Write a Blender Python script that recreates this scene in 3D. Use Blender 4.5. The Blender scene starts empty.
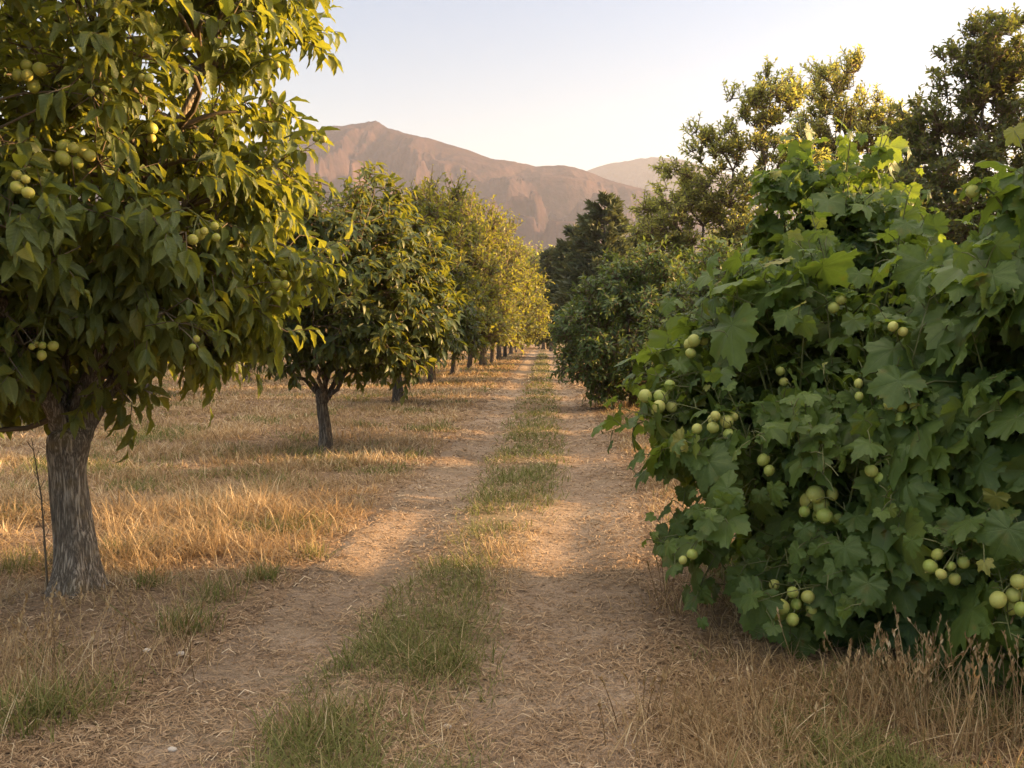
import bpy, math, random
import numpy as np
from mathutils import Vector

R = math.radians
scene = bpy.context.scene
C = scene.collection
rng = np.random.default_rng(7)
PI = math.pi

# ------------------------------------------------------------------ camera, sky, sun, exposure
FPX, CX, CY = 900.0, 512.0, 384.0
CAM_H = 1.65
PITCH = math.atan((384 - 337) / FPX)
SUN_EL, SUN_AZ = 10.5, 8.0           # azimuth: degrees forward of due right (+X)
SUN_STRENGTH = 5.0
SKY_STRENGTH = 0.062
EXPOSURE = 2.52

cam_d = bpy.data.cameras.new("camera")
cam = bpy.data.objects.new("camera", cam_d)
C.objects.link(cam)
cam.location = (0, 0, CAM_H)
cam.rotation_euler = (PI / 2 - PITCH, 0, 0)
cam_d.sensor_width = 36
cam_d.lens = 36 * FPX / 1024
cam_d.clip_start = 0.05
cam_d.clip_end = 30000
scene.camera = cam

world = bpy.data.worlds.new("World")
scene.world = world
world.use_nodes = True
wt = world.node_tree
sky = wt.nodes.new("ShaderNodeTexSky")
sky.sky_type = 'NISHITA'
sky.sun_disc = False
sky.sun_elevation = R(SUN_EL)
sky.sun_rotation = R(90 - SUN_AZ)
sky.air_density = 1.0
sky.dust_density = 2.0
sky.ozone_density = 1.0
bg = wt.nodes["Background"]
bg.inputs[1].default_value = SKY_STRENGTH
def wnode(kind, **kw):
    n = wt.nodes.new("ShaderNode" + kind)
    for k, v in kw.items(): setattr(n, k, v)
    return n
wtc = wnode("TexCoord"); wsep = wnode("SeparateXYZ"); wt.links.new(wtc.outputs["Generated"], wsep.inputs[0])
# dusty evening air: peach near the horizon, clear blue grey higher up
wr = wnode("ValToRGB"); we = wr.color_ramp.elements
we[0].position = 0.0; we[0].color = (1.0, 0.86, 0.70, 1)
we[1].position = 0.38; we[1].color = (0.60, 0.80, 0.96, 1)
wt.links.new(wsep.outputs[2], wr.inputs[0])
warm = wnode("Mix", data_type='RGBA', blend_type='MULTIPLY'); warm.inputs[0].default_value = 1.0
wt.links.new(sky.outputs[0], warm.inputs[6]); wt.links.new(wr.outputs[0], warm.inputs[7])
# a thin veil added high overhead, out of view, to fill in the shade
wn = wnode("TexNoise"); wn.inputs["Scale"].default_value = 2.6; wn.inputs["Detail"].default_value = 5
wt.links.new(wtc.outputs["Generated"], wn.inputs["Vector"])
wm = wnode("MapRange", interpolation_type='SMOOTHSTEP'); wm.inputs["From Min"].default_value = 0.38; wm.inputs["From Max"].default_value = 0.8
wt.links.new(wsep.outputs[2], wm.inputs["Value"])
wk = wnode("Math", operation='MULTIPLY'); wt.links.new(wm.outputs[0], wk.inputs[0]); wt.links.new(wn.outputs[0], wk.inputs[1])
fill_veil = wnode("Mix", data_type='RGBA', blend_type='ADD'); wt.links.new(wk.outputs[0], fill_veil.inputs[0])
wt.links.new(warm.outputs[2], fill_veil.inputs[6]); fill_veil.inputs[7].default_value = (12.5, 10.2, 7.2, 1)
wt.links.new(fill_veil.outputs[2], bg.inputs[0])

sun_d = bpy.data.lights.new("sun", 'SUN')
sun_d.energy = SUN_STRENGTH
sun_d.color = (1.0, 0.62, 0.28)
sun_d.angle = R(0.6)
sun = bpy.data.objects.new("sun", sun_d)
C.objects.link(sun)
to_sun = Vector((math.cos(R(SUN_EL)) * math.cos(R(SUN_AZ)), math.cos(R(SUN_EL)) * math.sin(R(SUN_AZ)), math.sin(R(SUN_EL))))
sun.rotation_euler = to_sun.to_track_quat('Z', 'Y').to_euler()
sun.location = to_sun * 50

vs = scene.view_settings
vs.view_transform = 'Standard'
vs.look = 'None'
vs.exposure = EXPOSURE
vs.gamma = 1
vs.use_curve_mapping = False
cy = scene.cycles
cy.max_bounces = 6
cy.diffuse_bounces = 4
cy.glossy_bounces = 2
cy.transmission_bounces = 3
cy.volume_bounces = 0
cy.transparent_max_bounces = 8
cy.use_denoising = True
cy.denoiser = 'OPENIMAGEDENOISE'
cy.denoising_prefilter = 'ACCURATE'
cy.sample_clamp_indirect = 6

# ------------------------------------------------------------------ helpers
CP, SP = math.cos(PITCH), math.sin(PITCH)

def ray(px, py):
    a, b = (px - CX) / FPX, (CY - py) / FPX
    return np.array([a, CP + b * SP, -SP + b * CP])

def at(px, py, depth):
    """the place seen at a pixel, DEPTH metres away along the track"""
    r = ray(px, py)
    return np.array([0, 0, CAM_H]) + r * (depth / r[1])

def on_ground(px, py):
    r = ray(px, py)
    return np.array([0, 0, CAM_H]) + r * (-CAM_H / r[2])

def project(p):
    p = np.asarray(p) - np.array([0, 0, CAM_H])
    w = p[..., 1] * CP - p[..., 2] * SP
    v = p[..., 1] * SP + p[..., 2] * CP
    return CX + FPX * p[..., 0] / w, CY - FPX * v / w, w

_perm = np.random.default_rng(11).permutation(512)
_grad = np.random.default_rng(12).normal(size=(512, 2))
_grad /= np.linalg.norm(_grad, axis=1)[:, None]

def perlin(x, y):
    x = np.asarray(x, float); y = np.asarray(y, float)
    xi, yi = np.floor(x).astype(int), np.floor(y).astype(int)
    xf, yf = x - xi, y - yi
    u, v = xf ** 3 * (xf * (xf * 6 - 15) + 10), yf ** 3 * (yf * (yf * 6 - 15) + 10)
    def g(ix, iy, dx, dy):
        k = _grad[_perm[(_perm[ix & 511] + iy) & 511]]
        return k[..., 0] * dx + k[..., 1] * dy
    a = g(xi, yi, xf, yf); b = g(xi + 1, yi, xf - 1, yf)
    c = g(xi, yi + 1, xf, yf - 1); d = g(xi + 1, yi + 1, xf - 1, yf - 1)
    return (a + (b - a) * u) + ((c + (d - c) * u) - (a + (b - a) * u)) * v

def fbm(x, y, octaves=4, gain=0.5):
    s, a = 0, 1
    for i in range(octaves):
        s = s + a * perlin(x * 2 ** i + 17 * i, y * 2 ** i - 9 * i); a *= gain
    return s

def smooth(a, b, x):
    t = np.clip((x - a) / (b - a), 0, 1)
    return t * t * (3 - 2 * t)

def norm(v):
    return v / np.maximum(np.linalg.norm(v, axis=-1, keepdims=True), 1e-9)

class Geo:
    """collects vertices and faces for ONE mesh object"""
    def __init__(s):
        s.v, s.f, s.uv, s.rn, s.n = [], [], [], [], 0
    def add(s, v, f, uv=None, rnd=None, mat=0):
        v = np.asarray(v, np.float32).reshape(-1, 3)
        f = np.asarray(f, np.int64)
        s.v.append(v)
        s.f.append((f + s.n, mat))
        s.uv.append(np.zeros((len(v), 2), np.float32) if uv is None else np.asarray(uv, np.float32))
        s.rn.append(np.full(len(v), 0.5 if rnd is None else 0, np.float32) + (0 if rnd is None else np.asarray(rnd, np.float32)))
        s.n += len(v)
    def mesh(s, name, mats, smooth_shade=True):
        me = bpy.data.meshes.new(name)
        v = np.concatenate(s.v)
        me.vertices.add(len(v)); me.vertices.foreach_set("co", v.ravel())
        loops = np.concatenate([f.ravel() for f, m in s.f]).astype(np.int32)
        tot = np.concatenate([np.full(len(f), f.shape[1], np.int32) for f, m in s.f])
        mi = np.concatenate([np.full(len(f), m, np.int32) for f, m in s.f])
        me.loops.add(len(loops)); me.loops.foreach_set("vertex_index", loops)
        me.polygons.add(len(tot))
        me.polygons.foreach_set("loop_start", (np.cumsum(tot) - tot).astype(np.int32))
        me.polygons.foreach_set("loop_total", tot)
        me.polygons.foreach_set("material_index", mi)
        me.polygons.foreach_set("use_smooth", np.full(len(tot), smooth_shade))
        uv = np.concatenate(s.uv)
        ul = me.uv_layers.new(name="UVMap")
        ul.data.foreach_set("uv", uv[loops].ravel())
        at_ = me.attributes.new("rnd", 'FLOAT', 'POINT')
        at_.data.foreach_set("value", np.concatenate(s.rn))
        me.update(calc_edges=True)
        for m in mats: me.materials.append(m)
        return me
    def build(s, name, mats, parent=None, loc=None, smooth_shade=True):
        if not isinstance(mats, (list, tuple)): mats = [mats]
        o = bpy.data.objects.new(name, s.mesh(name, mats, smooth_shade))
        C.objects.link(o)
        if parent is not None: o.parent = parent
        if loc is not None: o.location = loc
        return o

def tag(o, label=None, cat=None, group=None, kind=None):
    if label: o["label"] = label
    if cat: o["category"] = cat
    if group: o["group"] = group
    if kind: o["kind"] = kind
    return o

def empty(name, loc, label, cat, group=None):
    o = bpy.data.objects.new(name, None)
    o.empty_display_size = 0.2
    C.objects.link(o)
    o.location = tuple(float(c) for c in loc)
    return tag(o, label, cat, group)

def copy_tree(o, parent=None):
    c = o.copy(); C.objects.link(c)
    if parent is not None: c.parent = parent
    for ch in list(o.children): copy_tree(ch, c)
    return c

def tube(pts, rad, sides=8, cap=True, twist=None):
    pts = np.asarray(pts, float); K = len(pts)
    rad = np.broadcast_to(np.asarray(rad, float), (K,))
    t = np.gradient(pts, axis=0); t = norm(t)
    ref = np.where(np.abs(t[:, 2:3]) > 0.9, np.array([[1.0, 0, 0]]), np.array([[0, 0, 1.0]]))
    ref = np.broadcast_to(ref[0], t.shape)
    a = norm(np.cross(t, ref)); b = np.cross(t, a)
    th = np.linspace(0, 2 * PI, sides, endpoint=False)
    v = pts[:, None] + rad[:, None, None] * (np.cos(th)[None, :, None] * a[:, None] + np.sin(th)[None, :, None] * b[:, None])
    i = np.arange(K - 1)[:, None] * sides; j = np.arange(sides)[None]; j2 = (j + 1) % sides
    f = np.stack([i + j, i + j2, i + sides + j2, i + sides + j], -1).reshape(-1, 4)
    ln = np.concatenate([[0], np.cumsum(np.linalg.norm(np.diff(pts, axis=0), axis=1))])
    uv = np.stack(np.broadcast_arrays(th[None] / (2 * PI), ln[:, None]), -1).reshape(-1, 2)
    return v.reshape(-1, 3), f, uv

def thin_tubes(P, rad, sides=3):
    """many thin tubes at once: P (M,K,3), rad (M,K)"""
    M, K, _ = P.shape
    t = norm(np.gradient(P, axis=1))
    ref = np.where(np.abs(t[:, :1, 2:3]) > 0.8, np.array([1.0, 0, 0]), np.array([0, 0, 1.0]))
    a = norm(np.cross(t, np.broadcast_to(ref, t.shape))); b = np.cross(t, a)
    th = np.linspace(0, 2 * PI, sides, endpoint=False)
    v = P[:, :, None] + rad[:, :, None, None] * (np.cos(th)[:, None] * a[:, :, None] + np.sin(th)[:, None] * b[:, :, None])
    i = np.arange(K - 1)[:, None] * sides; j = np.arange(sides)[None]; j2 = (j + 1) % sides
    f = np.stack([i + j, i + j2, i + sides + j2, i + sides + j], -1).reshape(-1, 4)
    f = (np.arange(M)[:, None, None] * (K * sides) + f[None]).reshape(-1, 4)
    return v.reshape(-1, 3), f

# ------------------------------------------------------------------ materials
def new_mat(name):
    m = bpy.data.materials.new(name); m.use_nodes = True
    nt = m.node_tree; nt.nodes.clear()
    out = nt.nodes.new("ShaderNodeOutputMaterial")
    return m, nt, out

def nd(nt, kind, **kw):
    n = nt.nodes.new("ShaderNode" + kind)
    for k, v in kw.items():
        if k.startswith("i_"): n.inputs[int(k[2:])].default_value = v
        else: setattr(n, k, v)
    return n

def ramp(nt, fac, stops):
    n = nt.nodes.new("ShaderNodeValToRGB")
    e = n.color_ramp.elements
    while len(e) < len(stops): e.new(0.5)
    for i, (p, c) in enumerate(stops):
        e[i].position = p; e[i].color = (*c, 1)
    nt.links.new(fac, n.inputs[0])
    return n.outputs[0]

def math_(nt, op, a, b=None, c=None, clamp=False):
    n = nt.nodes.new("ShaderNodeMath"); n.operation = op; n.use_clamp = clamp
    for i, x in enumerate((a, b, c)):
        if x is None: continue
        if isinstance(x, (int, float)): n.inputs[i].default_value = x
        else: nt.links.new(x, n.inputs[i])
    return n.outputs[0]

def mixc(nt, fac, a, b, mode='MIX'):
    n = nt.nodes.new("ShaderNodeMix"); n.data_type = 'RGBA'; n.blend_type = mode
    for sck, x in ((n.inputs[0], fac), (n.inputs[6], a), (n.inputs[7], b)):
        if isinstance(x, (int, float)): sck.default_value = x
        elif isinstance(x, tuple): sck.default_value = (*x, 1)
        else: nt.links.new(x, sck)
    return n.outputs[2]

def leaf_mat(name, stops, trans, under=(0.10, 0.13, 0.06), rough=0.5, veins=None, tfac=0.35, vein_col=(0.16, 0.2, 0.06), spec=0.35):
    m, nt, out = new_mat(name)
    L = nt.links.new
    at_ = nd(nt, "Attribute", attribute_name="rnd")
    col = ramp(nt, at_.outputs["Fac"], stops)
    bump = None
    if veins:
        uv = nd(nt, "UVMap"); sp = nd(nt, "SeparateXYZ"); L(uv.outputs[0], sp.inputs[0])
        ax = math_(nt, 'ABSOLUTE', sp.outputs[0]); y = sp.outputs[1]
        if veins == 'pinnate':
            mid = math_(nt, 'SUBTRACT', 1.0, math_(nt, 'MULTIPLY', ax, 1 / 0.022), clamp=True)
            s = math_(nt, 'SUBTRACT', y, math_(nt, 'MULTIPLY', ax, 0.9))
            fr = math_(nt, 'PINGPONG', math_(nt, 'MULTIPLY', s, 18.0), 1.0)
            side = math_(nt, 'MULTIPLY', math_(nt, 'SUBTRACT', fr, 0.86, clamp=True), 4.5)
            vein = math_(nt, 'MAXIMUM', mid, side)
            hgt = fr
        else:
            vein = None
            for ang in (0.0, 0.92, 1.85):
                dx, dy = math.sin(ang), math.cos(ang)
                dist = math_(nt, 'ABSOLUTE', math_(nt, 'SUBTRACT', math_(nt, 'MULTIPLY', ax, dy), math_(nt, 'MULTIPLY', y, dx)))
                along = math_(nt, 'ADD', math_(nt, 'MULTIPLY', ax, dx), math_(nt, 'MULTIPLY', y, dy))
                k = math_(nt, 'SUBTRACT', 1.0, math_(nt, 'MULTIPLY', dist, 1 / 0.02), clamp=True)
                k = math_(nt, 'MULTIPLY', k, math_(nt, 'GREATER_THAN', along, 0.0))
                sv = math_(nt, 'PINGPONG', math_(nt, 'MULTIPLY', math_(nt, 'SUBTRACT', along, math_(nt, 'MULTIPLY', dist, 0.8)), 9.0), 1.0)
                sv = math_(nt, 'MULTIPLY', math_(nt, 'SUBTRACT', sv, 0.9, clamp=True), 6.0)
                sv = math_(nt, 'MULTIPLY', sv, math_(nt, 'LESS_THAN', dist, 0.24))
                k = math_(nt, 'MAXIMUM', k, math_(nt, 'MULTIPLY', sv, 0.6))
                vein = k if vein is None else math_(nt, 'MAXIMUM', vein, k)
            hgt = vein
        nz = nd(nt, "TexNoise"); nz.inputs["Scale"].default_value = 9; L(uv.outputs[0], nz.inputs["Vector"])
        col = mixc(nt, math_(nt, 'MULTIPLY', nz.outputs[0], 0.45), col, tuple(c * 1.7 for c in stops[len(stops) // 2][1]))
        nb = nd(nt, "TexNoise"); nb.inputs["Scale"].default_value = 3.2; nb.inputs["Detail"].default_value = 4
        tcb = nd(nt, "TexCoord"); mpb = nd(nt, "Mapping"); mpb.inputs["Scale"].default_value = (4, 4, 4); L(tcb.outputs["Object"], mpb.inputs[0]); L(mpb.outputs[0], nb.inputs["Vector"])
        col = mixc(nt, math_(nt, 'MULTIPLY', math_(nt, 'SUBTRACT', nb.outputs[0], 0.6, clamp=True), 3.6, clamp=True), col, (0.17, 0.15, 0.035))
        col = mixc(nt, math_(nt, 'MULTIPLY', math_(nt, 'SUBTRACT', nb.outputs[0], 0.69, clamp=True), 9.0, clamp=True), col, (0.14, 0.075, 0.025))
        col = mixc(nt, math_(nt, 'MULTIPLY', vein, 0.55), col, vein_col)
        bp = nd(nt, "Bump"); bp.inputs["Strength"].default_value = 0.35; bp.inputs["Distance"].default_value = 0.004
        L(math_(nt, 'SUBTRACT', math_(nt, 'MULTIPLY', nz.outputs[0], 0.7), math_(nt, 'MULTIPLY', hgt, 0.6)), bp.inputs["Height"])
        bump = bp.outputs[0]
    geo = nd(nt, "NewGeometry")
    col2 = mixc(nt, geo.outputs["Backfacing"], col, mixc(nt, 0.55, col, under))
    p = nd(nt, "BsdfPrincipled")
    p.inputs["Roughness"].default_value = rough
    p.inputs["Specular IOR Level"].default_value = spec
    L(col2, p.inputs["Base Color"])
    tr = nd(nt, "BsdfTranslucent")
    tcol = mixc(nt, 0.5, trans, mixc(nt, 1.0, col, (2.6, 2.6, 1.4), 'MULTIPLY'))
    L(tcol, tr.inputs[0])
    if bump:
        L(bump, p.inputs["Normal"]); L(bump, tr.inputs["Normal"])
    mx = nd(nt, "MixShader"); mx.inputs[0].default_value = tfac
    L(p.outputs[0], mx.inputs[1]); L(tr.outputs[0], mx.inputs[2])
    L(mx.outputs[0], out.inputs[0])
    return m

def bark_mat(name, dark, light, scale=1.0, lichen=None):
    m, nt, out = new_mat(name); L = nt.links.new
    tc = nd(nt, "TexCoord")
    def nz(sx, sz, det, rough, dist=0.0):
        mp = nd(nt, "Mapping"); mp.inputs["Scale"].default_value = (sx * scale, sx * scale, sz * scale)
        L(tc.outputs["Object"], mp.inputs[0])
        n = nd(nt, "TexNoise"); n.inputs["Scale"].default_value = 1.0; n.inputs["Detail"].default_value = det; n.inputs["Roughness"].default_value = rough
        n.inputs["Distortion"].default_value = dist
        L(mp.outputs[0], n.inputs["Vector"]); return n.outputs[0]
    a1, a2, a3 = nz(48, 4.2, 6, 0.62, 0.35), nz(120, 14, 4, 0.7, 0.3), nz(70, 50, 3, 0.6)
    fis = math_(nt, 'MULTIPLY', math_(nt, 'ABSOLUTE', math_(nt, 'SUBTRACT', a1, 0.5)), 9.0, clamp=True)
    hgt = math_(nt, 'ADD', math_(nt, 'MULTIPLY', fis, 0.5), math_(nt, 'ADD', math_(nt, 'MULTIPLY', a2, 0.45), math_(nt, 'MULTIPLY', a3, 0.2)))
    n2 = nd(nt, "TexNoise"); n2.inputs["Scale"].default_value = 5; L(tc.outputs["Object"], n2.inputs["Vector"])
    col = ramp(nt, math_(nt, 'MULTIPLY', hgt, 0.85), [(0.2, tuple(c * 0.4 for c in dark)), (0.45, dark), (0.8, light)])
    if lichen:
        k = math_(nt, 'MULTIPLY', math_(nt, 'SUBTRACT', n2.outputs[0], 0.55, clamp=True), 4.0, clamp=True)
        col = mixc(nt, math_(nt, 'MULTIPLY', k, 0.6), col, lichen)
    p = nd(nt, "BsdfPrincipled"); p.inputs["Roughness"].default_value = 0.9; p.inputs["Specular IOR Level"].default_value = 0.2
    L(col, p.inputs["Base Color"])
    bp = nd(nt, "Bump"); bp.inputs["Strength"].default_value = 0.9; bp.inputs["Distance"].default_value = 0.02
    L(hgt, bp.inputs["Height"]); L(bp.outputs[0], p.inputs["Normal"])
    L(p.outputs[0], out.inputs[0])
    return m

def blade_mat(name, stops, trans, tfac=0.3, rough=0.6):
    m, nt, out = new_mat(name); L = nt.links.new
    at_ = nd(nt, "Attribute", attribute_name="rnd")
    col = ramp(nt, at_.outputs["Fac"], stops)
    p = nd(nt, "BsdfPrincipled"); p.inputs["Roughness"].default_value = rough; p.inputs["Specular IOR Level"].default_value = 0.25
    L(col, p.inputs["Base Color"])
    tr = nd(nt, "BsdfTranslucent"); L(mixc(nt, 0.5, col, trans), tr.inputs[0])
    mx = nd(nt, "MixShader"); mx.inputs[0].default_value = tfac
    L(p.outputs[0], mx.inputs[1]); L(tr.outputs[0], mx.inputs[2]); L(mx.outputs[0], out.inputs[0])
    return m

def soil_mat(name, stops, strip=None, scale=1.0):
    m, nt, out = new_mat(name); L = nt.links.new
    tc = nd(nt, "TexCoord")
    def noise(sc, det=4, rough=0.55):
        n = nd(nt, "TexNoise"); n.inputs["Scale"].default_value = sc * scale; n.inputs["Detail"].default_value = det
        n.inputs["Roughness"].default_value = rough; L(tc.outputs["Object"], n.inputs["Vector"]); return n.outputs[0]
    big, mid, fine, grit = noise(0.35, 3), noise(2.3, 5), noise(22, 6, 0.7), noise(120, 3, 0.7)
    f = math_(nt, 'ADD', math_(nt, 'MULTIPLY', big, 0.35), math_(nt, 'ADD', math_(nt, 'MULTIPLY', mid, 0.3), math_(nt, 'MULTIPLY', fine, 0.35)))
    col = ramp(nt, f, stops)
    col = mixc(nt, 1.0, col, ramp(nt, grit, [(0.3, (0.62, 0.62, 0.62)), (0.52, (1, 1, 1)), (0.75, (1.35, 1.3, 1.2))]), 'MULTIPLY')
    if strip:
        at_ = nd(nt, "Attribute", attribute_name="rnd")
        col = mixc(nt, math_(nt, 'MULTIPLY', at_.outputs["Fac"], 0.7), col, strip)
    p = nd(nt, "BsdfPrincipled"); p.inputs["Roughness"].default_value = 0.95; p.inputs["Specular IOR Level"].default_value = 0.1
    L(col, p.inputs["Base Color"])
    vo = nd(nt, "TexVoronoi"); vo.inputs["Scale"].default_value = 45 * scale; L(tc.outputs["Object"], vo.inputs["Vector"])
    h = math_(nt, 'ADD', math_(nt, 'MULTIPLY', fine, 1.0), math_(nt, 'ADD', math_(nt, 'MULTIPLY', grit, 0.3), math_(nt, 'MULTIPLY', vo.outputs[0], -0.25)))
    bp = nd(nt, "Bump"); bp.inputs["Strength"].default_value = 0.9; bp.inputs["Distance"].default_value = 0.03
    L(h, bp.inputs["Height"]); L(bp.outputs[0], p.inputs["Normal"]); L(p.outputs[0], out.inputs[0])
    return m

def plain_mat(name, col, rough=0.8):
    m, nt, out = new_mat(name)
    at_ = nd(nt, "Attribute", attribute_name="rnd")
    c = ramp(nt, at_.outputs["Fac"], [(0, tuple(x * 0.7 for x in col)), (1, tuple(x * 1.35 for x in col))])
    p = nd(nt, "BsdfPrincipled"); p.inputs["Roughness"].default_value = rough
    nt.links.new(c, p.inputs["Base Color"]); nt.links.new(p.outputs[0], out.inputs[0])
    return m

def fruit_mat(name, base, blush, blotch):
    m, nt, out = new_mat(name); L = nt.links.new
    at_ = nd(nt, "Attribute", attribute_name="rnd"); tc = nd(nt, "TexCoord")
    n1 = nd(nt, "TexNoise"); n1.inputs["Scale"].default_value = 28; n1.inputs["Detail"].default_value = 4; L(tc.outputs["Object"], n1.inputs["Vector"])
    n2 = nd(nt, "TexNoise"); n2.inputs["Scale"].default_value = 160; n2.inputs["Detail"].default_value = 2; L(tc.outputs["Object"], n2.inputs["Vector"])
    col = mixc(nt, at_.outputs["Fac"], base, blush)
    k = math_(nt, 'MULTIPLY', math_(nt, 'SUBTRACT', n1.outputs[0], 0.54, clamp=True), 5.0, clamp=True)
    col = mixc(nt, math_(nt, 'MULTIPLY', k, 0.8), col, blotch)
    k2 = math_(nt, 'MULTIPLY', math_(nt, 'SUBTRACT', n2.outputs[0], 0.62, clamp=True), 6.0, clamp=True)
    col = mixc(nt, math_(nt, 'MULTIPLY', k2, 0.5), col, tuple(c * 0.6 for c in blotch))
    p = nd(nt, "BsdfPrincipled"); p.inputs["Roughness"].default_value = 0.45; p.inputs["Specular IOR Level"].default_value = 0.35
    p.inputs["Subsurface Weight"].default_value = 0.12; p.inputs["Subsurface Radius"].default_value = (0.02, 0.02, 0.006)
    p.inputs["Subsurface Scale"].default_value = 0.5
    L(col, p.inputs["Base Color"])
    bp = nd(nt, "Bump"); bp.inputs["Strength"].default_value = 0.3; bp.inputs["Distance"].default_value = 0.004
    L(n1.outputs[0], bp.inputs["Height"]); L(bp.outputs[0], p.inputs["Normal"]); L(p.outputs[0], out.inputs[0])
    return m

M = {}
M['walnut_leaf'] = leaf_mat("walnut_leaf", [(0, (0.026, 0.046, 0.016)), (0.5, (0.055, 0.082, 0.026)), (0.85, (0.095, 0.118, 0.028)), (1, (0.13, 0.12, 0.025))],
                            (0.5, 0.43, 0.015), under=(0.09, 0.125, 0.055), veins='pinnate', tfac=0.42, rough=0.48)
M['row_leaf'] = leaf_mat("row_leaf", [(0, (0.025, 0.045, 0.017)), (0.6, (0.052, 0.083, 0.026)), (1, (0.115, 0.125, 0.03))], (0.48, 0.4, 0.015), tfac=0.36, rough=0.45)
M['gold_leaf'] = leaf_mat("gold_leaf", [(0, (0.06, 0.083, 0.022)), (0.6, (0.12, 0.13, 0.03)), (1, (0.22, 0.195, 0.038))], (0.46, 0.42, 0.03), tfac=0.4, rough=0.5)
M['vine_leaf'] = leaf_mat("vine_leaf", [(0, (0.026, 0.054, 0.017)), (0.55, (0.058, 0.1, 0.026)), (0.88, (0.108, 0.158, 0.037)), (0.95, (0.15, 0.18, 0.042)), (1, (0.26, 0.23, 0.06))],
                          (0.28, 0.34, 0.02), under=(0.12, 0.155, 0.075), veins='palmate', tfac=0.38, rough=0.5, vein_col=(0.10, 0.145, 0.055))
M['bush_leaf'] = leaf_mat("bush_leaf", [(0, (0.034, 0.06, 0.022)), (0.6, (0.07, 0.112, 0.034)), (0.88, (0.125, 0.16, 0.042)), (1, (0.3, 0.28, 0.07))], (0.28, 0.32, 0.03), tfac=0.3, rough=0.45)
M['olive_leaf'] = leaf_mat("olive_leaf", [(0, (0.11, 0.135, 0.055)), (0.6, (0.19, 0.2, 0.068)), (1, (0.3, 0.265, 0.08))], (0.6, 0.58, 0.13), tfac=0.5, rough=0.6)
M['dark_leaf'] = leaf_mat("dark_leaf", [(0, (0.034, 0.054, 0.023)), (0.7, (0.066, 0.088, 0.03)), (1, (0.14, 0.125, 0.03))], (0.36, 0.35, 0.05), tfac=0.4, rough=0.55)
M['needle'] = leaf_mat("needle", [(0, (0.035, 0.05, 0.025)), (1, (0.085, 0.095, 0.04))], (0.2, 0.2, 0.05), tfac=0.2, rough=0.6)
M['bark'] = bark_mat("bark", (0.20, 0.16, 0.125), (0.47, 0.40, 0.325), 1.0, lichen=(0.3, 0.2, 0.06))
M['bark_far'] = bark_mat("bark_far", (0.12, 0.095, 0.075), (0.28, 0.235, 0.19), 0.8)
M['twig'] = plain_mat("twig", (0.13, 0.095, 0.06))
M['green_stem'] = plain_mat("green_stem", (0.11, 0.12, 0.04), 0.6)
M['fruit'] = fruit_mat("fruit", (0.30, 0.33, 0.06), (0.42, 0.37, 0.08), (0.36, 0.26, 0.09))
M['pale_fruit'] = fruit_mat("pale_fruit", (0.26, 0.33, 0.07), (0.42, 0.42, 0.12), (0.40, 0.31, 0.12))
M['dry'] = blade_mat("dry_grass", [(0, (0.13, 0.082, 0.042)), (0.3, (0.29, 0.195, 0.1)), (0.7, (0.48, 0.35, 0.19)), (1, (0.7, 0.58, 0.39))], (0.55, 0.36, 0.16), 0.32)
M['green'] = blade_mat("green_grass", [(0, (0.075, 0.09, 0.024)), (0.5, (0.145, 0.155, 0.04)), (0.8, (0.24, 0.22, 0.085)), (1, (0.45, 0.36, 0.18))], (0.25, 0.28, 0.05), 0.3)
M['straw'] = blade_mat("straw", [(0, (0.15, 0.092, 0.05)), (0.4, (0.31, 0.205, 0.118)), (0.8, (0.48, 0.345, 0.21)), (1, (0.68, 0.56, 0.4))], (0.4, 0.3, 0.15), 0.1, 0.8)
M['soil'] = soil_mat("soil", [(0.3, (0.16, 0.105, 0.065)), (0.5, (0.27, 0.185, 0.12)), (0.7, (0.38, 0.28, 0.185))])
M['track'] = soil_mat("track_soil", [(0.36, (0.15, 0.108, 0.076)), (0.5, (0.3, 0.222, 0.158)), (0.66, (0.46, 0.355, 0.265))], strip=(0.17, 0.14, 0.07))
M['stone'] = plain_mat("stone", (0.42, 0.37, 0.32), 0.85)

# ------------------------------------------------------------------ the track's course and the ground's height
_rows = [768, 700, 600, 500, 450, 400, 370, 350]
_lef = [95, 165, 280, 398, 452, 492, 518, 532]
_rig = [640, 640, 638, 630, 610, 586, 564, 553]
_mid = [350, 375, 430, 512, 529, 539, 541, 543]
_d = np.array([on_ground(512, r)[1] for r in _rows])
_xl = np.array([on_ground(p, r)[0] for p, r in zip(_lef, _rows)])
_xr = np.array([on_ground(p, r)[0] for p, r in zip(_rig, _rows)])
_xm = np.array([on_ground(p, r)[0] for p, r in zip(_mid, _rows)])
_d = np.concatenate([[-8], _d, [400]]); 
_xl = np.concatenate([[-2.3], _xl, [_xl[-1] + 9.6]])
_xr = np.concatenate([[0.15], _xr, [_xr[-1] + 9.6]])
_xm = np.concatenate([[-1.15], _xm, [_xm[-1] + 9.6]])

def _sm(d, arr):
    return (np.interp(d, _d, arr) + np.interp(d * 0.9, _d, arr) + np.interp(d * 1.1, _d, arr)) / 3

def track_s(x, y):
    """-1 at the left edge of the track, 0 on its grassy middle, 1 at the right edge"""
    m, l, r = _sm(y, _xm), _sm(y, _xl), _sm(y, _xr)
    return np.where(x < m, (x - m) / np.maximum(m - l, 0.2), (x - m) / np.maximum(r - m, 0.2))

MOUND = on_ground(76, 598)[:2]

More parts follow.
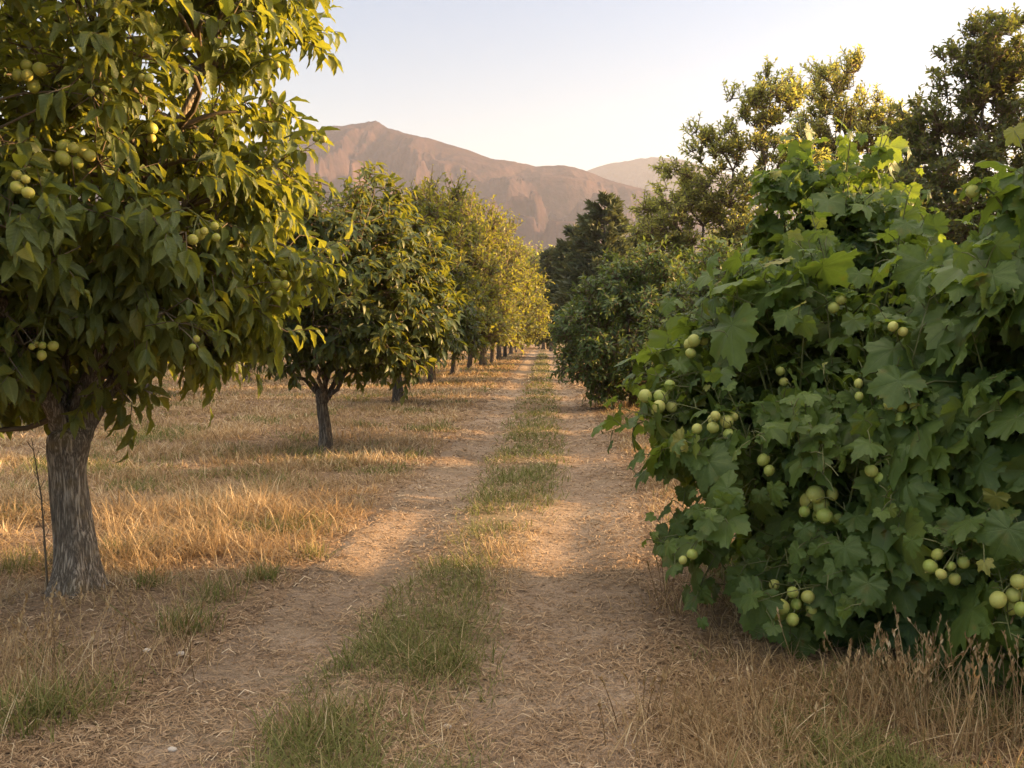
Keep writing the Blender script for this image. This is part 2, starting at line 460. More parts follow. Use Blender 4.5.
def ground_z(x, y):
    x = np.asarray(x, float); y = np.asarray(y, float)
    s = track_s(x, y)
    near = smooth(300, 60, y)
    z = 0.05 * perlin(x / 2.7, y / 2.7) * near
    rut = np.exp(-((np.abs(s) - 0.6) / 0.25) ** 2)
    z = z * (0.35 + 0.65 * smooth(0.7, 1.5, np.abs(s))) - 0.045 * rut * near
    z = z + 0.07 * np.exp(-((x - MOUND[0]) ** 2 + (y - MOUND[1]) ** 2) / 0.16)
    return z + 0.018 * perlin(x / 0.5, y / 0.5) * smooth(40, 8, y) + 0.25 * perlin(x / 30 + 3, y / 30) * smooth(25, 90, np.abs(x) + np.abs(y) * 0.4)

def grade(lo, hi, step, growth):
    a = [0.0]; s = step
    while a[-1] < hi: a.append(a[-1] + s); s *= growth
    b = [0.0]; s = step
    while b[-1] < -lo: b.append(b[-1] + s); s *= growth
    return np.array([-q for q in b[:0:-1]] + a)

def sheet(xs, ys, zf, uvw=None):
    X, Y = np.meshgrid(xs, ys)
    Z = zf(X, Y)
    v = np.stack([X, Y, Z], -1).reshape(-1, 3)
    nx, ny = len(xs), len(ys)
    i, j = np.meshgrid(np.arange(nx - 1), np.arange(ny - 1))
    a = (j * nx + i).ravel()
    return v, np.stack([a, a + 1, a + nx + 1, a + nx], -1)

xs = grade(-2500, 2500, 0.07, 1.022)
ys = grade(-60, 3900, 0.08, 1.02)
def _gz(x, y):
    s = np.abs(track_s(x, y))
    return ground_z(x, y) - 0.03 * smooth(1.25, 0.9, s) * smooth(160, 120, y)
g = Geo(); v, f = sheet(xs, ys, _gz); g.add(v, f)
ground = tag(g.build("ground", M['soil']), "dry bare soil of the orchard under the grass", "ground", kind="structure")

# the two-rut dirt track, one sheet with a ragged edge
ys = grade(-8, 140, 0.07, 1.012)
ss = np.linspace(-1.12, 1.12, 57)
S, Y = np.meshgrid(ss, ys)
m_, l_, r_ = _sm(Y, _xm), _sm(Y, _xl), _sm(Y, _xr)
X = np.where(S < 0, m_ + S * (m_ - l_), m_ + S * (r_ - m_))
edge = (np.abs(S) - 0.9) / 0.22
X = X + np.where(np.abs(S) > 0.8, 1, 0) * 0.18 * fbm(X * 0 + np.sign(S) * 5, Y * 1.3, 4) * np.clip(np.abs(S) - 0.7, 0, 1) * 2.5
Zt = ground_z(X, Y) + 0.004 - 0.03 * smooth(0.98, 1.12, np.abs(S))
nx = len(ss); i, j = np.meshgrid(np.arange(nx - 1), np.arange(len(ys) - 1)); a = (j * nx + i).ravel()
g = Geo()
g.add(np.stack([X, Y, Zt], -1).reshape(-1, 3), np.stack([a, a + 1, a + nx + 1, a + nx], -1),
      rnd=np.clip(np.exp(-(S / 0.3) ** 2) + 0.5 * perlin(X * 2, Y * 2), 0, 1).ravel())
tag(g.build("dirt_track", M['track']), "two-rut dirt track with a grassy middle running between the rows", "track", kind="structure")

# ------------------------------------------------------------------ mountains
def mountain(name, D, px_, py_, depth, seed, label, rough, haze_tint=(1, 1, 1)):
    lo, hi = max(px_[0], 290), min(px_[-1], 730)
    px = np.concatenate([np.linspace(px_[0], lo, 110)[:-1], np.linspace(lo, hi, 560), np.linspace(hi, px_[-1], 80)[1:]])
    ridge = np.interp(px, px_, py_)
    ridge = np.convolve(np.pad(ridge, 3, mode='edge'), np.ones(7) / 7, mode='valid')
    X0 = (px - CX) / FPX * D
    Hr = CAM_H + (337 - ridge) / FPX * D
    T = np.concatenate([np.linspace(-0.35, 0, 30)[:-1], np.linspace(0, 1, 300)])
    TT, XX = np.meshgrid(T, X0, indexing='ij')
    HH = np.broadcast_to(Hr, TT.shape)
    Yv = D - TT * depth
    k = D / 1600
    prof = np.where(TT >= 0, (1 - np.clip(TT, 0, 1)) ** 1.15, np.maximum(1 + TT * 2.0, 0))
    wx = XX / (150 * k) + 0.6 * TT * depth / (150 * k) * 0.55 + seed + 0.9 * fbm(XX / (420 * k) + seed, Yv / (420 * k), 3)
    wy = Yv / (260 * k) + seed * 2
    rd = 0; amp = 1.0
    for o in range(7):
        n = 1 - np.abs(perlin(wx * 2 ** o * 0.8 + o * 7.3, wy * (2 ** o) + o * 3.1)) * 2
        rd = rd + amp * n; amp *= 0.5
    carve = smooth(0.0, 0.3, TT) * (1 - 0.55 * smooth(0.5, 1, TT)) + 0.04
    Z = HH * prof - rough * k * np.clip(1.75 - rd, 0, 3) * carve * 1.0 * (0.35 + HH / HH.max())
    Z = Z - 8 * smooth(0.9, 1.0, TT)
    v = np.stack([XX, Yv, Z], -1).reshape(-1, 3)
    nx = len(px); i, j = np.meshgrid(np.arange(nx - 1), np.arange(len(T) - 1)); a = (j * nx + i).ravel()
    g = Geo(); g.add(v, np.stack([a, a + nx, a + nx + 1, a + 1], -1))
    m, nt, out = new_mat(name); L = nt.links.new
    tc = nd(nt, "TexCoord")
    def noise(sc, det=5):
        n = nd(nt, "TexNoise"); n.inputs["Scale"].default_value = sc; n.inputs["Detail"].default_value = det; n.inputs["Roughness"].default_value = 0.62
        L(tc.outputs["Object"], n.inputs["Vector"]); return n.outputs[0]
    f = math_(nt, 'ADD', math_(nt, 'MULTIPLY', noise(0.006), 0.55), math_(nt, 'MULTIPLY', noise(0.05), 0.45))
    col = ramp(nt, f, [(q, tuple(a * b for a, b in zip(c, haze_tint))) for q, c in [(0.38, (0.022, 0.0145, 0.0165)), (0.5, (0.048, 0.029, 0.029)), (0.64, (0.086, 0.053, 0.047))]])
    scrub = math_(nt, 'MULTIPLY', math_(nt, 'SUBTRACT', noise(0.16, 3), 0.56, clamp=True), 9.0, clamp=True)
    col = mixc(nt, math_(nt, 'MULTIPLY', scrub, 0.65), col, (0.03, 0.03, 0.02))
    p = nd(nt, "BsdfPrincipled"); p.inputs["Roughness"].default_value = 1.0; p.inputs["Specular IOR Level"].default_value = 0.0
    L(col, p.inputs["Base Color"]); L(p.outputs[0], out.inputs[0])
    bp = nd(nt, "Bump"); bp.inputs["Strength"].default_value = 0.5; bp.inputs["Distance"].default_value = 6
    L(noise(0.09, 6), bp.inputs["Height"]); L(bp.outputs[0], p.inputs["Normal"])
    return tag(g.build(name, m), label, "mountain", kind="structure")

mountain("mountain", 1600, [-700, -200, 60, 200, 300, 345, 366, 379, 390, 412, 450, 500, 530, 562, 592, 622, 650, 700, 800, 1000, 1300],
         [300, 225, 185, 158, 136, 127, 123.5, 119.5, 123, 132, 147, 161, 165, 167, 173, 182, 192, 212, 250, 290, 320], 950, 3.0,
         "dry brown mountain with gullied slopes behind the orchard", 190)
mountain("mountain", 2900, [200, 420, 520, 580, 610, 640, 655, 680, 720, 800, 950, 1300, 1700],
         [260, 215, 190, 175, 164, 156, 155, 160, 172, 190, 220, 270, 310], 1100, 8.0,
         "paler farther mountain peak to the right of the big one", 150, (0.45, 0.6, 0.75))  # far peak's colour darkened and blued to imitate distance haze

# ------------------------------------------------------------------ leaf shapes (x across, y along from stalk to tip, z up)
def long_leaf(width, droop, fold, wave, rows=6, side=0.0):
    """pointed oval leaf with a folded midrib, drooping tip and wavy edge"""
    ts = np.linspace(0, 1, rows)
    w = width * 0.5 * np.sin(PI * ts ** 0.8) ** 0.75 * (1 - 0.25 * ts); w[0] = 0.012; w[-1] = 0.004
    V, UV = [], []
    for t, wi in zip(ts, w):
        yy = t - 0.18 * abs(droop) * t ** 2; zz = -droop * t ** 2 * 0.55 + 0.06 * t
        for k, sx in enumerate((-1, -0.5, 0, 0.5, 1)):
            wav = wave * math.sin(t * 15 + sx * 2.2) * abs(sx) ** 2 * wi * 2
            V.append((sx * wi + side * t * t, yy, zz + fold * abs(sx) * wi * 1.6 + wav)); UV.append((sx * wi, t))
    F = [(r * 5 + c, r * 5 + c + 1, r * 5 + c + 6, r * 5 + c + 5) for r in range(rows - 1) for c in range(4)]
    return np.array(V), np.array(F), np.array(UV)

def lean_leaf(width, droop, fold, rows=4):
    ts = np.linspace(0, 1, rows)
    w = width * 0.5 * np.sin(PI * np.clip(ts, 0.04, 0.97) ** 0.85) ** 0.8
    V = []
    for t, wi in zip(ts, w):
        for sx in (-1, 0, 1):
            V.append((sx * wi, t - 0.15 * droop * t * t, -droop * 0.5 * t * t + fold * abs(sx) * wi))
    F = [(r * 3 + c, r * 3 + c + 1, r * 3 + c + 4, r * 3 + c + 3) for r in range(rows - 1) for c in range(2)]
    return np.array(V), np.array(F), np.array(V)[:, :2]

def tiny_leaf(width, fold):
    V = np.array([(0, 0, 0), (width / 2, 0.45, fold), (0, 1, -0.12), (-width / 2, 0.45, fold)])
    return V, np.array([(0, 1, 2, 3)]), V[:, :2]

def lobed_leaf(seed, n=54, cup=0.25, lobe=1.0):
    """five-lobed broad leaf with toothed edge; the stalk joins at the origin, the middle lobe points along +y"""
    r_ = np.random.default_rng(seed)
    th = np.linspace(-PI * 0.985, PI * 0.985, n)
    lob = [(0, 0.98, 0.56), (0.92, 0.9, 0.52), (-0.92, 0.9, 0.52), (1.85, 0.74, 0.62), (-1.85, 0.74, 0.62)]
    rad = np.full(n, 0.0)
    for a, L_, w in lob:
        L_ = L_ * r_.uniform(0.9, 1.08); a = a + r_.normal(0, 0.05)
        rad = np.maximum(rad, L_ * np.exp(-np.abs((th - a) / w) ** 1.7 * 0.62 * lobe))
    rad = np.maximum(rad, 0.74 - 0.075 * np.abs(th) )
    rad = rad * (1 - 0.62 * smooth(2.35, 3.1, np.abs(th)))
    rad *= 1 + 0.055 * np.where(np.arange(n) % 2 == 0, 1, -1) + r_.normal(0, 0.012, n)
    ang = np.array([0, 0.92, -0.92, 1.85, -1.85])
    dmin = np.min(np.abs(th[:, None] - ang[None]), axis=1)
    ph = r_.uniform(0, 6.28)
    V, UV = [(0, 0, 0)], [(0, 0)]
    for s in (0.33, 0.68, 1.0):
        rr = rad * s
        z = -cup * rr ** 2 * (0.6 + 0.4 * np.cos(th)) + 0.13 * np.minimum(dmin, 0.46) * rr + 0.05 * s * s * np.sin(th * 5 + ph) + 0.035 * s ** 3 * np.sin(th * 11 + ph * 2)
        for t, r1, zz in zip(th, rr, z):
            V.append((math.sin(t) * r1, math.cos(t) * r1, zz)); UV.append((math.sin(t) * r1, math.cos(t) * r1))
    F4, F3 = [], []
    for k in range(n - 1):
        F3.append((0, 1 + k + 1, 1 + k))
        for q in range(2):
            a = 1 + q * n + k
            F4.append((a, a + 1, a + n + 1, a + n))
    F4 = [(a, b, c, d) for a, b, c, d in F4] + [(a, b, c, c) for a, b, c in []]
    return np.array(V), (np.array(F4), np.array(F3)), np.array(UV)

WALNUT = [long_leaf(0.44, 0.35, 0.35, 0.12), long_leaf(0.38, 0.7, 0.25, 0.16, side=0.06), long_leaf(0.48, 0.15, 0.5, 0.1), long_leaf(0.42, 0.95, 0.3, 0.2, side=-0.07)]
ROWL = [lean_leaf(0.42, 0.4, 0.4), lean_leaf(0.38, 0.8, 0.3), lean_leaf(0.46, 0.2, 0.5)]
TINY = [tiny_leaf(0.5, 0.08), tiny_leaf(0.42, 0.16)]
BROAD = [lobed_leaf(1, cup=0.2), lobed_leaf(2, cup=0.42), lobed_leaf(3, cup=0.08, lobe=0.8), lobed_leaf(4, cup=0.6, lobe=1.2), lobed_leaf(5, cup=0.3, lobe=1.15)]
NEEDLE = [tiny_leaf(0.34, 0.05)]

def place(geo, shapes, pos, T, N, S, rg, mat=0, bias=0.0):
    """one copy of a leaf shape at every POS, tip along T, upper side facing N, length S"""
    M_ = len(pos)
    T = norm(T); N = norm(N - T * np.sum(N * T, -1, keepdims=True)); B = np.cross(T, N)
    pick = rg.integers(0, len(shapes), M_)
    for k, (V, F, UV) in enumerate(shapes):
        s = np.where(pick == k)[0]
        if not len(s): continue
        w = pos[s, None] + S[s, None, None] * (V[None, :, 0:1] * B[s, None] + V[None, :, 1:2] * T[s, None] + V[None, :, 2:3] * N[s, None])
        r = np.clip(rg.beta(2, 2.4, len(s)) + (bias[s] if isinstance(bias, np.ndarray) else bias), 0, 1)
        nv = len(V); base = geo.n
        Fs = F if isinstance(F, tuple) else (F,)
        geo.v.append(w.reshape(-1, 3).astype(np.float32)); geo.uv.append(np.tile(UV, (len(s), 1)).astype(np.float32))
        geo.rn.append(np.repeat(r, nv).astype(np.float32)); geo.n += nv * len(s)
        for f in Fs:
            geo.f.append(((np.arange(len(s))[:, None, None] * nv + f[None]).reshape(-1, f.shape[1]) + base, mat))

UP = np.array([0, 0, 1.0])

def unit(rg, n):
    return norm(rg.normal(size=(n, 3)))

# ------------------------------------------------------------------ trees
def make_tree(name, label, cat, base, lobes, seed, trunk_h, trunk_r, leaf=('row_leaf', ROWL, 0.15), clumps=90, shoots=8, leaves=6,
              clump_r=0.32, shoot_l=0.24, droop=0.5, upshoot=0.2, n_limbs=5, group=None, bark='bark_far', zmin=0.7, lean=0.0, shell=0.4,
              trunk_parts=True, extra=None, limb_thick=0.5, gap=0.0, flare=1.5, petiole=False, bias=0.0, fruits=(), fruit_kind='fruit', whorl=None, leaders=0):
    """tapered trunk, limbs that reach into the crown's lobes, branches to every clump of shoots, leaves along every shoot.
    LOBES are (centre, radii) from the base."""
    rg = np.random.default_rng(seed)
    base = np.array([base[0], base[1], float(ground_z(base[0], base[1])) - 0.02])
    root = empty(name, base, label, cat, group)
    cen = np.array([l[0] for l in lobes], float); rad = np.array([l[1] for l in lobes], float)
    # trunk
    K = 40
    ts = np.linspace(0, 1, K)
    top = np.array([lean * trunk_h, 0.04 * rg.normal(), trunk_h])
    tp = ts[:, None] * top + np.stack([0.05 * np.sin(ts * 4 + seed) * ts, 0.04 * np.sin(ts * 3 + 1) * ts, 0 * ts], -1)
    tr = trunk_r * (1.0 - 0.22 * ts) * (1 + (flare - 1) * np.exp(-ts * trunk_h / 0.14)) * (1 + 0.25 * smooth(0.75, 1.0, ts))
    tp[0, 2] -= 0.12
    tp = np.concatenate([tp, top + np.array([[0, 0, 0.03], [0, 0, 0.06], [0, 0, 0.075]]) + (tp[-1] - top)]); tr = np.concatenate([tr, tr[-1] * np.array([0.85, 0.5, 0.05])])
    v, f, uv = tube(tp, tr, 56)
    ang = uv[:, 0] * 2 * PI
    rr = 1 + 0.07 * perlin(np.cos(ang) * 2.2 + 9 + seed, np.sin(ang) * 2.2 + v[:, 2] * 1.3) + 0.45 * np.exp(-np.clip(v[:, 2], 0, 9) / 0.12) * np.sin(ang * 5 + seed + 0.8 * np.sin(ang * 2)) * (flare - 1) + 0.035 * np.sin(ang * 9 + v[:, 2] * 2)
    rr = rr + 0.075 * (0.25 - np.abs(perlin(np.cos(ang) * 5.5 + 3 + 0.5 * np.sin(v[:, 2] * 5), np.sin(ang) * 5.5 + v[:, 2] * 0.9)))
    for q in range(5):
        ka, kz = rg.uniform(0, 6.28), rg.uniform(0.2, 0.9) * trunk_h
        da = np.angle(np.exp(1j * (ang - ka)))
        rr = rr + 0.13 * np.exp(-(da / 0.3) ** 2 - ((v[:, 2] - kz) / (trunk_r * 0.45)) ** 2) - 0.1 * np.exp(-(da / 0.12) ** 2 - ((v[:, 2] - kz) / (trunk_r * 0.2)) ** 2)
    ctr = np.repeat(tp, 56, axis=0)
    v = ctr + (v - ctr) * rr[:, None]
    g = Geo(); g.add(v, f, uv)
    g.build("trunk", M[bark], root)
    # limbs
    nodes, nrad = [], []
    order = rg.permutation(len(cen))
    nl = max(n_limbs, len(cen) if len(cen) <= 7 else n_limbs)
    for k in range(nl):
        ci = order[k % len(cen)]
        tgt = cen[ci] + rad[ci] * (unit(rg, 1)[0] * 0.45) * (0 if k < len(cen) and len(cen) > 1 else 1)
        if len(cen) == 1 or k >= len(cen):
            a = 2 * PI * (k + rg.uniform(-0.2, 0.2)) / nl
            tgt = cen[ci] + rad[ci] * np.array([math.cos(a) * 0.55, math.sin(a) * 0.55, rg.uniform(-0.2, 0.55)])
        tgt[2] = max(tgt[2], trunk_h + 0.75 * min(1, trunk_h))
        s0 = top - UP * rg.uniform(0.02, 0.18) * min(1, trunk_h)
        d = tgt - s0; L = np.linalg.norm(d)
        mid = s0 + d * 0.45 + np.array([0, 0, -0.08 * L * rg.uniform(-0.4, 1)]) + rg.normal(0, 0.06 * L, 3) * np.array([1, 1, 0.5])
        u = np.linspace(0, 1, 9)[:, None]
        P = (1 - u) ** 2 * s0 + 2 * u * (1 - u) * mid + u ** 2 * tgt
        P += np.concatenate([np.zeros((1, 3)), rg.normal(0, 0.018 * L, (8, 3))])
        r0 = trunk_r * limb_thick * rg.uniform(0.85, 1.15)
        rads = r0 * (1 - 0.78 * u[:, 0])
        v, f, uv = tube(P, rads, 10)
        g = Geo(); g.add(v, f, uv); g.build("limb", M[bark], root)
        nodes.append(P[2:]); nrad.append(rads[2:])
    nodes = np.concatenate(nodes); nrad = np.concatenate(nrad)
    # clumps
    vol = (rad.prod(axis=1)) ** 0.67
    ci = rg.choice(len(cen), clumps * 3, p=vol / vol.sum())
    rho = shell + (1 - shell) * rg.uniform(0, 1, clumps * 3) ** 0.6
    cp = cen[ci] + rad[ci] * unit(rg, clumps * 3) * rho[:, None]
    cp = cp[cp[:, 2] > zmin]
    if gap:
        cp = cp[perlin(cp[:, 0] * 1.1 / gap + seed, cp[:, 2] * 1.1 / gap + cp[:, 1] * 0.4) > -0.12]
    cp = cp[:clumps]   # holes where the noise is low
    if extra is not None: cp = np.concatenate([cp, np.asarray(extra, float)])
    K = len(cp)
    # branches to each clump from the nearest lower node of a limb
    dist = np.linalg.norm(cp[:, None] - nodes[None], axis=-1) + 0.6 * np.maximum(nodes[None, :, 2] - cp[:, None, 2] , 0)
    nn = np.argmin(dist, axis=1)
    A = nodes[nn]; D = cp - A
    u = np.linspace(0, 1, 6)[None, :, None]
    ln = np.linalg.norm(D, axis=1)[:, None, None]
    bow = (UP * 0.14 + rg.normal(0, 0.1, (K, 1, 3))) * ln
    P = A[:, None] + D[:, None] * u + bow * 4 * u * (1 - u) * np.array([1, 1, 1.0])
    br = np.minimum(nrad[nn] * 0.75, trunk_r * 0.2)[:, None] * (1 - 0.75 * u[:, :, 0])
    crown = Geo()
    v, f = thin_tubes(P, br, 5); crown.add(v, f, rnd=np.full(len(v), 0.4), mat=1)
    # shoots
    cidx = np.repeat(np.arange(K), shoots)
    ctr_all = cen.mean(axis=0)
    outw = norm(cp - (ctr_all * 0.6 + cp * 0.4 * np.array([0, 0, 1]) + np.array([0, 0, 0.0])))
    dirs = norm(outw[cidx] * 0.75 + unit(rg, len(cidx)) * 0.85 + UP * (upshoot - 0.15 * droop))
    s0 = cp[cidx] + unit(rg, len(cidx)) * clump_r * rg.uniform(0.1, 0.9, (len(cidx), 1)) * np.array([1, 1, 0.8])
    sl = shoot_l * rg.uniform(0.6, 1.35, len(cidx))
    tipd = norm(dirs - UP * 0.35 * droop)
    s1 = s0 + (dirs * 0.5) * sl[:, None]; s2 = s1 + tipd * 0.5 * sl[:, None]
    P = np.stack([cp[cidx], s0, s1, s2], 1)
    tw = max(0.004, 0.0006 * np.linalg.norm(base[:2])) if trunk_r > 0.03 else 0.004
    v, f = thin_tubes(P, np.broadcast_to(np.array([1.3, 1.0, 0.8, 0.4]) * tw, (len(P), 4)), 3)
    crown.add(v, f, rnd=np.full(len(v), 0.6), mat=1)
    if leaders:
        # upright young shoots that stand out above the crown
        li = rg.choice(len(cen), leaders)
        ud = unit(rg, leaders); ud[:, 2] = np.abs(ud[:, 2]) + 0.5; ud = norm(ud)
        a0 = cen[li] + rad[li] * ud * 0.85
        dd = norm(ud * 0.5 + UP * 0.8 + rg.normal(0, 0.2, (leaders, 3)))
        ll = rg.uniform(0.3, 0.62, leaders)
        cpi = len(cidx)
        s0 = np.concatenate([s0, a0]); s1 = np.concatenate([s1, a0 + dd * ll[:, None] * 0.5]); s2 = np.concatenate([s2, a0 + dd * ll[:, None] + UP * 0.04])
        dirs = np.concatenate([dirs, dd]); tipd = np.concatenate([tipd, dd])
        cidx = np.concatenate([cidx, np.argmin(np.linalg.norm(cp[None] - a0[:, None], axis=-1), axis=1)])
        v, f = thin_tubes(np.stack([a0 - dd * 0.25, a0, a0 + dd * ll[:, None] * 0.5, a0 + dd * ll[:, None] + UP * 0.04], 1), np.broadcast_to(np.array([0.007, 0.006, 0.005, 0.003]), (leaders, 4)), 5)
        crown.add(v, f, rnd=np.full(len(v), 0.8), mat=2)
    # leaves
    lname, shapes, lsize = leaf
    si = np.repeat(np.arange(len(cidx)), leaves)
    q = np.tile((np.arange(leaves) + 0.6) / leaves, len(cidx)) + rg.normal(0, 0.04, len(si))
    q = np.clip(q, 0.05, 1)[:, None]
    pos = np.where(q < 0.5, s0[si] + (s1 - s0)[si] * q * 2, s1[si] + (s2 - s1)[si] * (q - 0.5) * 2)
    ax = norm(np.where(q < 0.5, dirs[si], tipd[si]))
    p1 = norm(np.cross(ax, UP + 0.01)); p2 = np.cross(ax, p1)
    an = np.tile(np.arange(leaves) * 2.4, len(cidx)) + np.repeat(rg.uniform(0, 6.28, len(cidx)), leaves)
    rad_dir = np.cos(an)[:, None] * p1 + np.sin(an)[:, None] * p2
    openn = (0.95 - 0.55 * q)
    T = norm(rad_dir * openn + ax * 0.55 - UP * droop * rg.uniform(0.4, 1.3, (len(si), 1)))
    N = norm(UP * 0.75 + outw[cidx][si] * 0.45 + unit(rg, len(si)) * 0.45 + ax * 0.15)
    S_ = lsize * rg.uniform(0.62, 1.2, len(si)) * (1.05 - 0.35 * np.abs(q[:, 0] - 0.5))
    if petiole:
        # petiole: PET metres of stalk lifting the blade off the shoot
        pd = norm(rad_dir * 0.9 + ax * 0.5 + UP * 0.25)
        pl = (petiole * rg.uniform(0.5, 1.2, len(si)))[:, None]
        pe = pos + pd * pl
        pm = pos + pd * pl * 0.55 + UP * pl * 0.12
        v, f = thin_tubes(np.stack([pos, pm, pe], 1), np.broadcast_to(np.array([0.004, 0.003, 0.0025]), (len(si), 3)), 3)
        crown.add(v, f, rnd=np.full(len(v), 0.5), mat=2)
        pos = pe
        up = rg.uniform(0.15, 0.95, (len(si), 1))
        fo = norm(pos - (ctr_all + np.array([0, 0, -0.5])) * np.array([1, 1, 0.8]))
        N = norm(fo * 0.75 + UP * up + unit(rg, len(si)) * 0.42)
        T = norm(fo * 0.35 - UP * (0.35 + droop) + unit(rg, len(si)) * 0.5)
    young = smooth(0.72, 0.98, q[:, 0])
    if petiole: S_ = S_ * np.exp(rg.normal(0, 0.34, len(S_))) * (1 - 0.5 * young)
    lb = bias + 0.22 * young
    keep = pos[:, 2] > 0.08
    pos, T, N, S_, lb = pos[keep], T[keep], N[keep], S_[keep], lb[keep]
    lp = pos + base + T * S_[:, None] * 0.5
    lx, ly, lw = project(lp)
    bunches = []
    for px, py, n, r_px in fruits:
        n = n + (1 if n > 2 else 0)
        near_ = np.hypot(lx - px, ly - py) < 26
        d0 = np.sort(lw[near_])[: max(1, int(near_.sum() * 0.08))].mean() if near_.sum() > 3 else np.median(lw)
        d0 = d0 + 0.03
        r = 0.76 * r_px * d0 / FPX
        rc = r_px * (0.8 + 0.55 * n ** 0.55)
        c = at(px, py, d0)
        keepm = ~((np.hypot((lx - px), (ly - py + 0.2 * rc)) < rc + 12) & (lw < d0 + 0.16))
        pos, T, N, S_, lb, lp, lx, ly, lw = pos[keepm], T[keepm], N[keepm], S_[keepm], lb[keepm], lp[keepm], lx[keepm], ly[keepm], lw[keepm]
        bunches.append((c, n, r))
    place(crown, shapes, pos, T, N, S_, rg, 0, lb)
    co = crown.build("crown", [M[lname], M['green_stem'] if petiole else M['twig'], M['green_stem']], root)
    root_info = dict(root=root, base=base, leaves=pos + base + T * S_[:, None] * 0.5, size=S_, cen=ctr_all + base)
    for k, (c, n, r) in enumerate(bunches):
        fruit_cluster(root_info, c, n, r, seed * 50 + k, fruit_kind, whorl)
    return root_info

_sph = None
def fruit_shape():
    global _sph
    if _sph is None:
        nu, nvv = 16, 11
        V, F = [], []
        for j in range(nvv):
            ph = PI * j / (nvv - 1)
            for i in range(nu):
                th = 2 * PI * i / nu
                r = 1 - 0.10 * math.exp(-(ph / 0.28) ** 2) - 0.05 * math.exp(-((PI - ph) / 0.2) ** 2)
                r *= 1 + 0.015 * math.cos(th * 5)
                V.append((math.sin(ph) * math.cos(th) * r, math.sin(ph) * math.sin(th) * r, math.cos(ph) * r * 1.04))
        for j in range(nvv - 1):
            for i in range(nu):
                F.append((j * nu + i, (j + 1) * nu + i, (j + 1) * nu + (i + 1) % nu, j * nu + (i + 1) % nu))
        _sph = (np.array(V), np.array(F))
    return _sph

def fruit_cluster(info, c, n, r, seed, mat='fruit', leafs=None, spread=0.66):
    """a bunch of fruit of radius R on short stalks at the outside of the crown, with its own leaves above it"""
    rg = np.random.default_rng(seed)
    base = info['base']; root = info['root']
    inward = norm(info['cen'] - c)
    joint = c + UP * r * 2.6 + inward * r * 2.0
    back = joint + inward * 0.2 + UP * 0.0
    g = Geo()
    v, f, uv = tube(np.array([back, (back + joint) / 2 + UP * 0.02, joint]) - base, [0.006, 0.005, 0.004], 6); g.add(v, f, rnd=np.full(len(v), 0.4))
    spots = []
    for k in range(n):
        best = None
        for t in range(60):
            q = rg.normal(0, 1, 3) * np.array([1.25, 0.7, 0.95]) * r * spread * (0.55 + 0.28 * n ** 0.6)
            dm = min([np.linalg.norm(q - s) for s in spots], default=9)
            sc = min(dm, 2.05 * r) - 0.12 * np.linalg.norm(q)
            if best is None or sc > best[0]: best = (sc, q)
        spots.append(best[1])
    fr = []
    for q in spots:
        p = c + q; rr = r * rg.uniform(0.7, 1.15)
        ax = norm(joint + UP * 0.04 - p)
        mid = (p + ax * rr + joint) / 2 + rg.normal(0, 0.006, 3)
        v, f, uv = tube(np.array([joint, mid, p + ax * rr * 0.9]) - base, [0.0045, 0.0035, 0.003], 5); g.add(v, f, rnd=np.full(len(v), 0.6))
        fr.append((p, rr, ax))
    # the whorl of leaves the bunch hangs from
    cl = g.build("fruit_cluster", [M['green_stem']], root)
    for p, rr, ax in fr:
        V, F = fruit_shape()
        a = norm(np.cross(ax, [0.3, 1, 0.1])); b = np.cross(ax, a)
        sc = rr * rg.uniform(0.88, 1.08, 3)
        W = V[:, :1] * a * sc[0] + V[:, 1:2] * b * sc[1] + V[:, 2:] * ax * sc[2]
        g2 = Geo(); g2.add(W, F, rnd=np.full(len(W), rg.uniform(0, 1)))
        nub = tube(np.array([-ax * rr * 0.95, -ax * rr * 1.1]), [rr * 0.16, rr * 0.06], 6)
        g2.add(nub[0], nub[1], rnd=np.full(len(nub[0]), 1.0))
        g2.build("fruit", [M[mat]], cl, loc=p - base)
    if leafs:
        lm, shapes, ls, nl = leafs
        a = np.arange(nl) * 2 * PI / nl + rg.uniform(0, 1)
        dirs = np.stack([np.cos(a), np.sin(a) * 0.9 - 0.1, rg.uniform(-0.5, 0.35, nl)], -1)
        pos = np.repeat(joint[None], nl, 0) + dirs * 0.02 - base
        keepv = (dirs[:, 1] > -0.3) | (dirs[:, 2] > 0.1)
        lg = Geo()
        place(lg, shapes, pos[keepv], dirs[keepv], UP + 0.3 * rg.normal(size=(keepv.sum(), 3)), ls * rg.uniform(0.6, 1.0, keepv.sum()), rg)
        lg.build("leaf_whorl", [M[lm]], cl)
    return cl

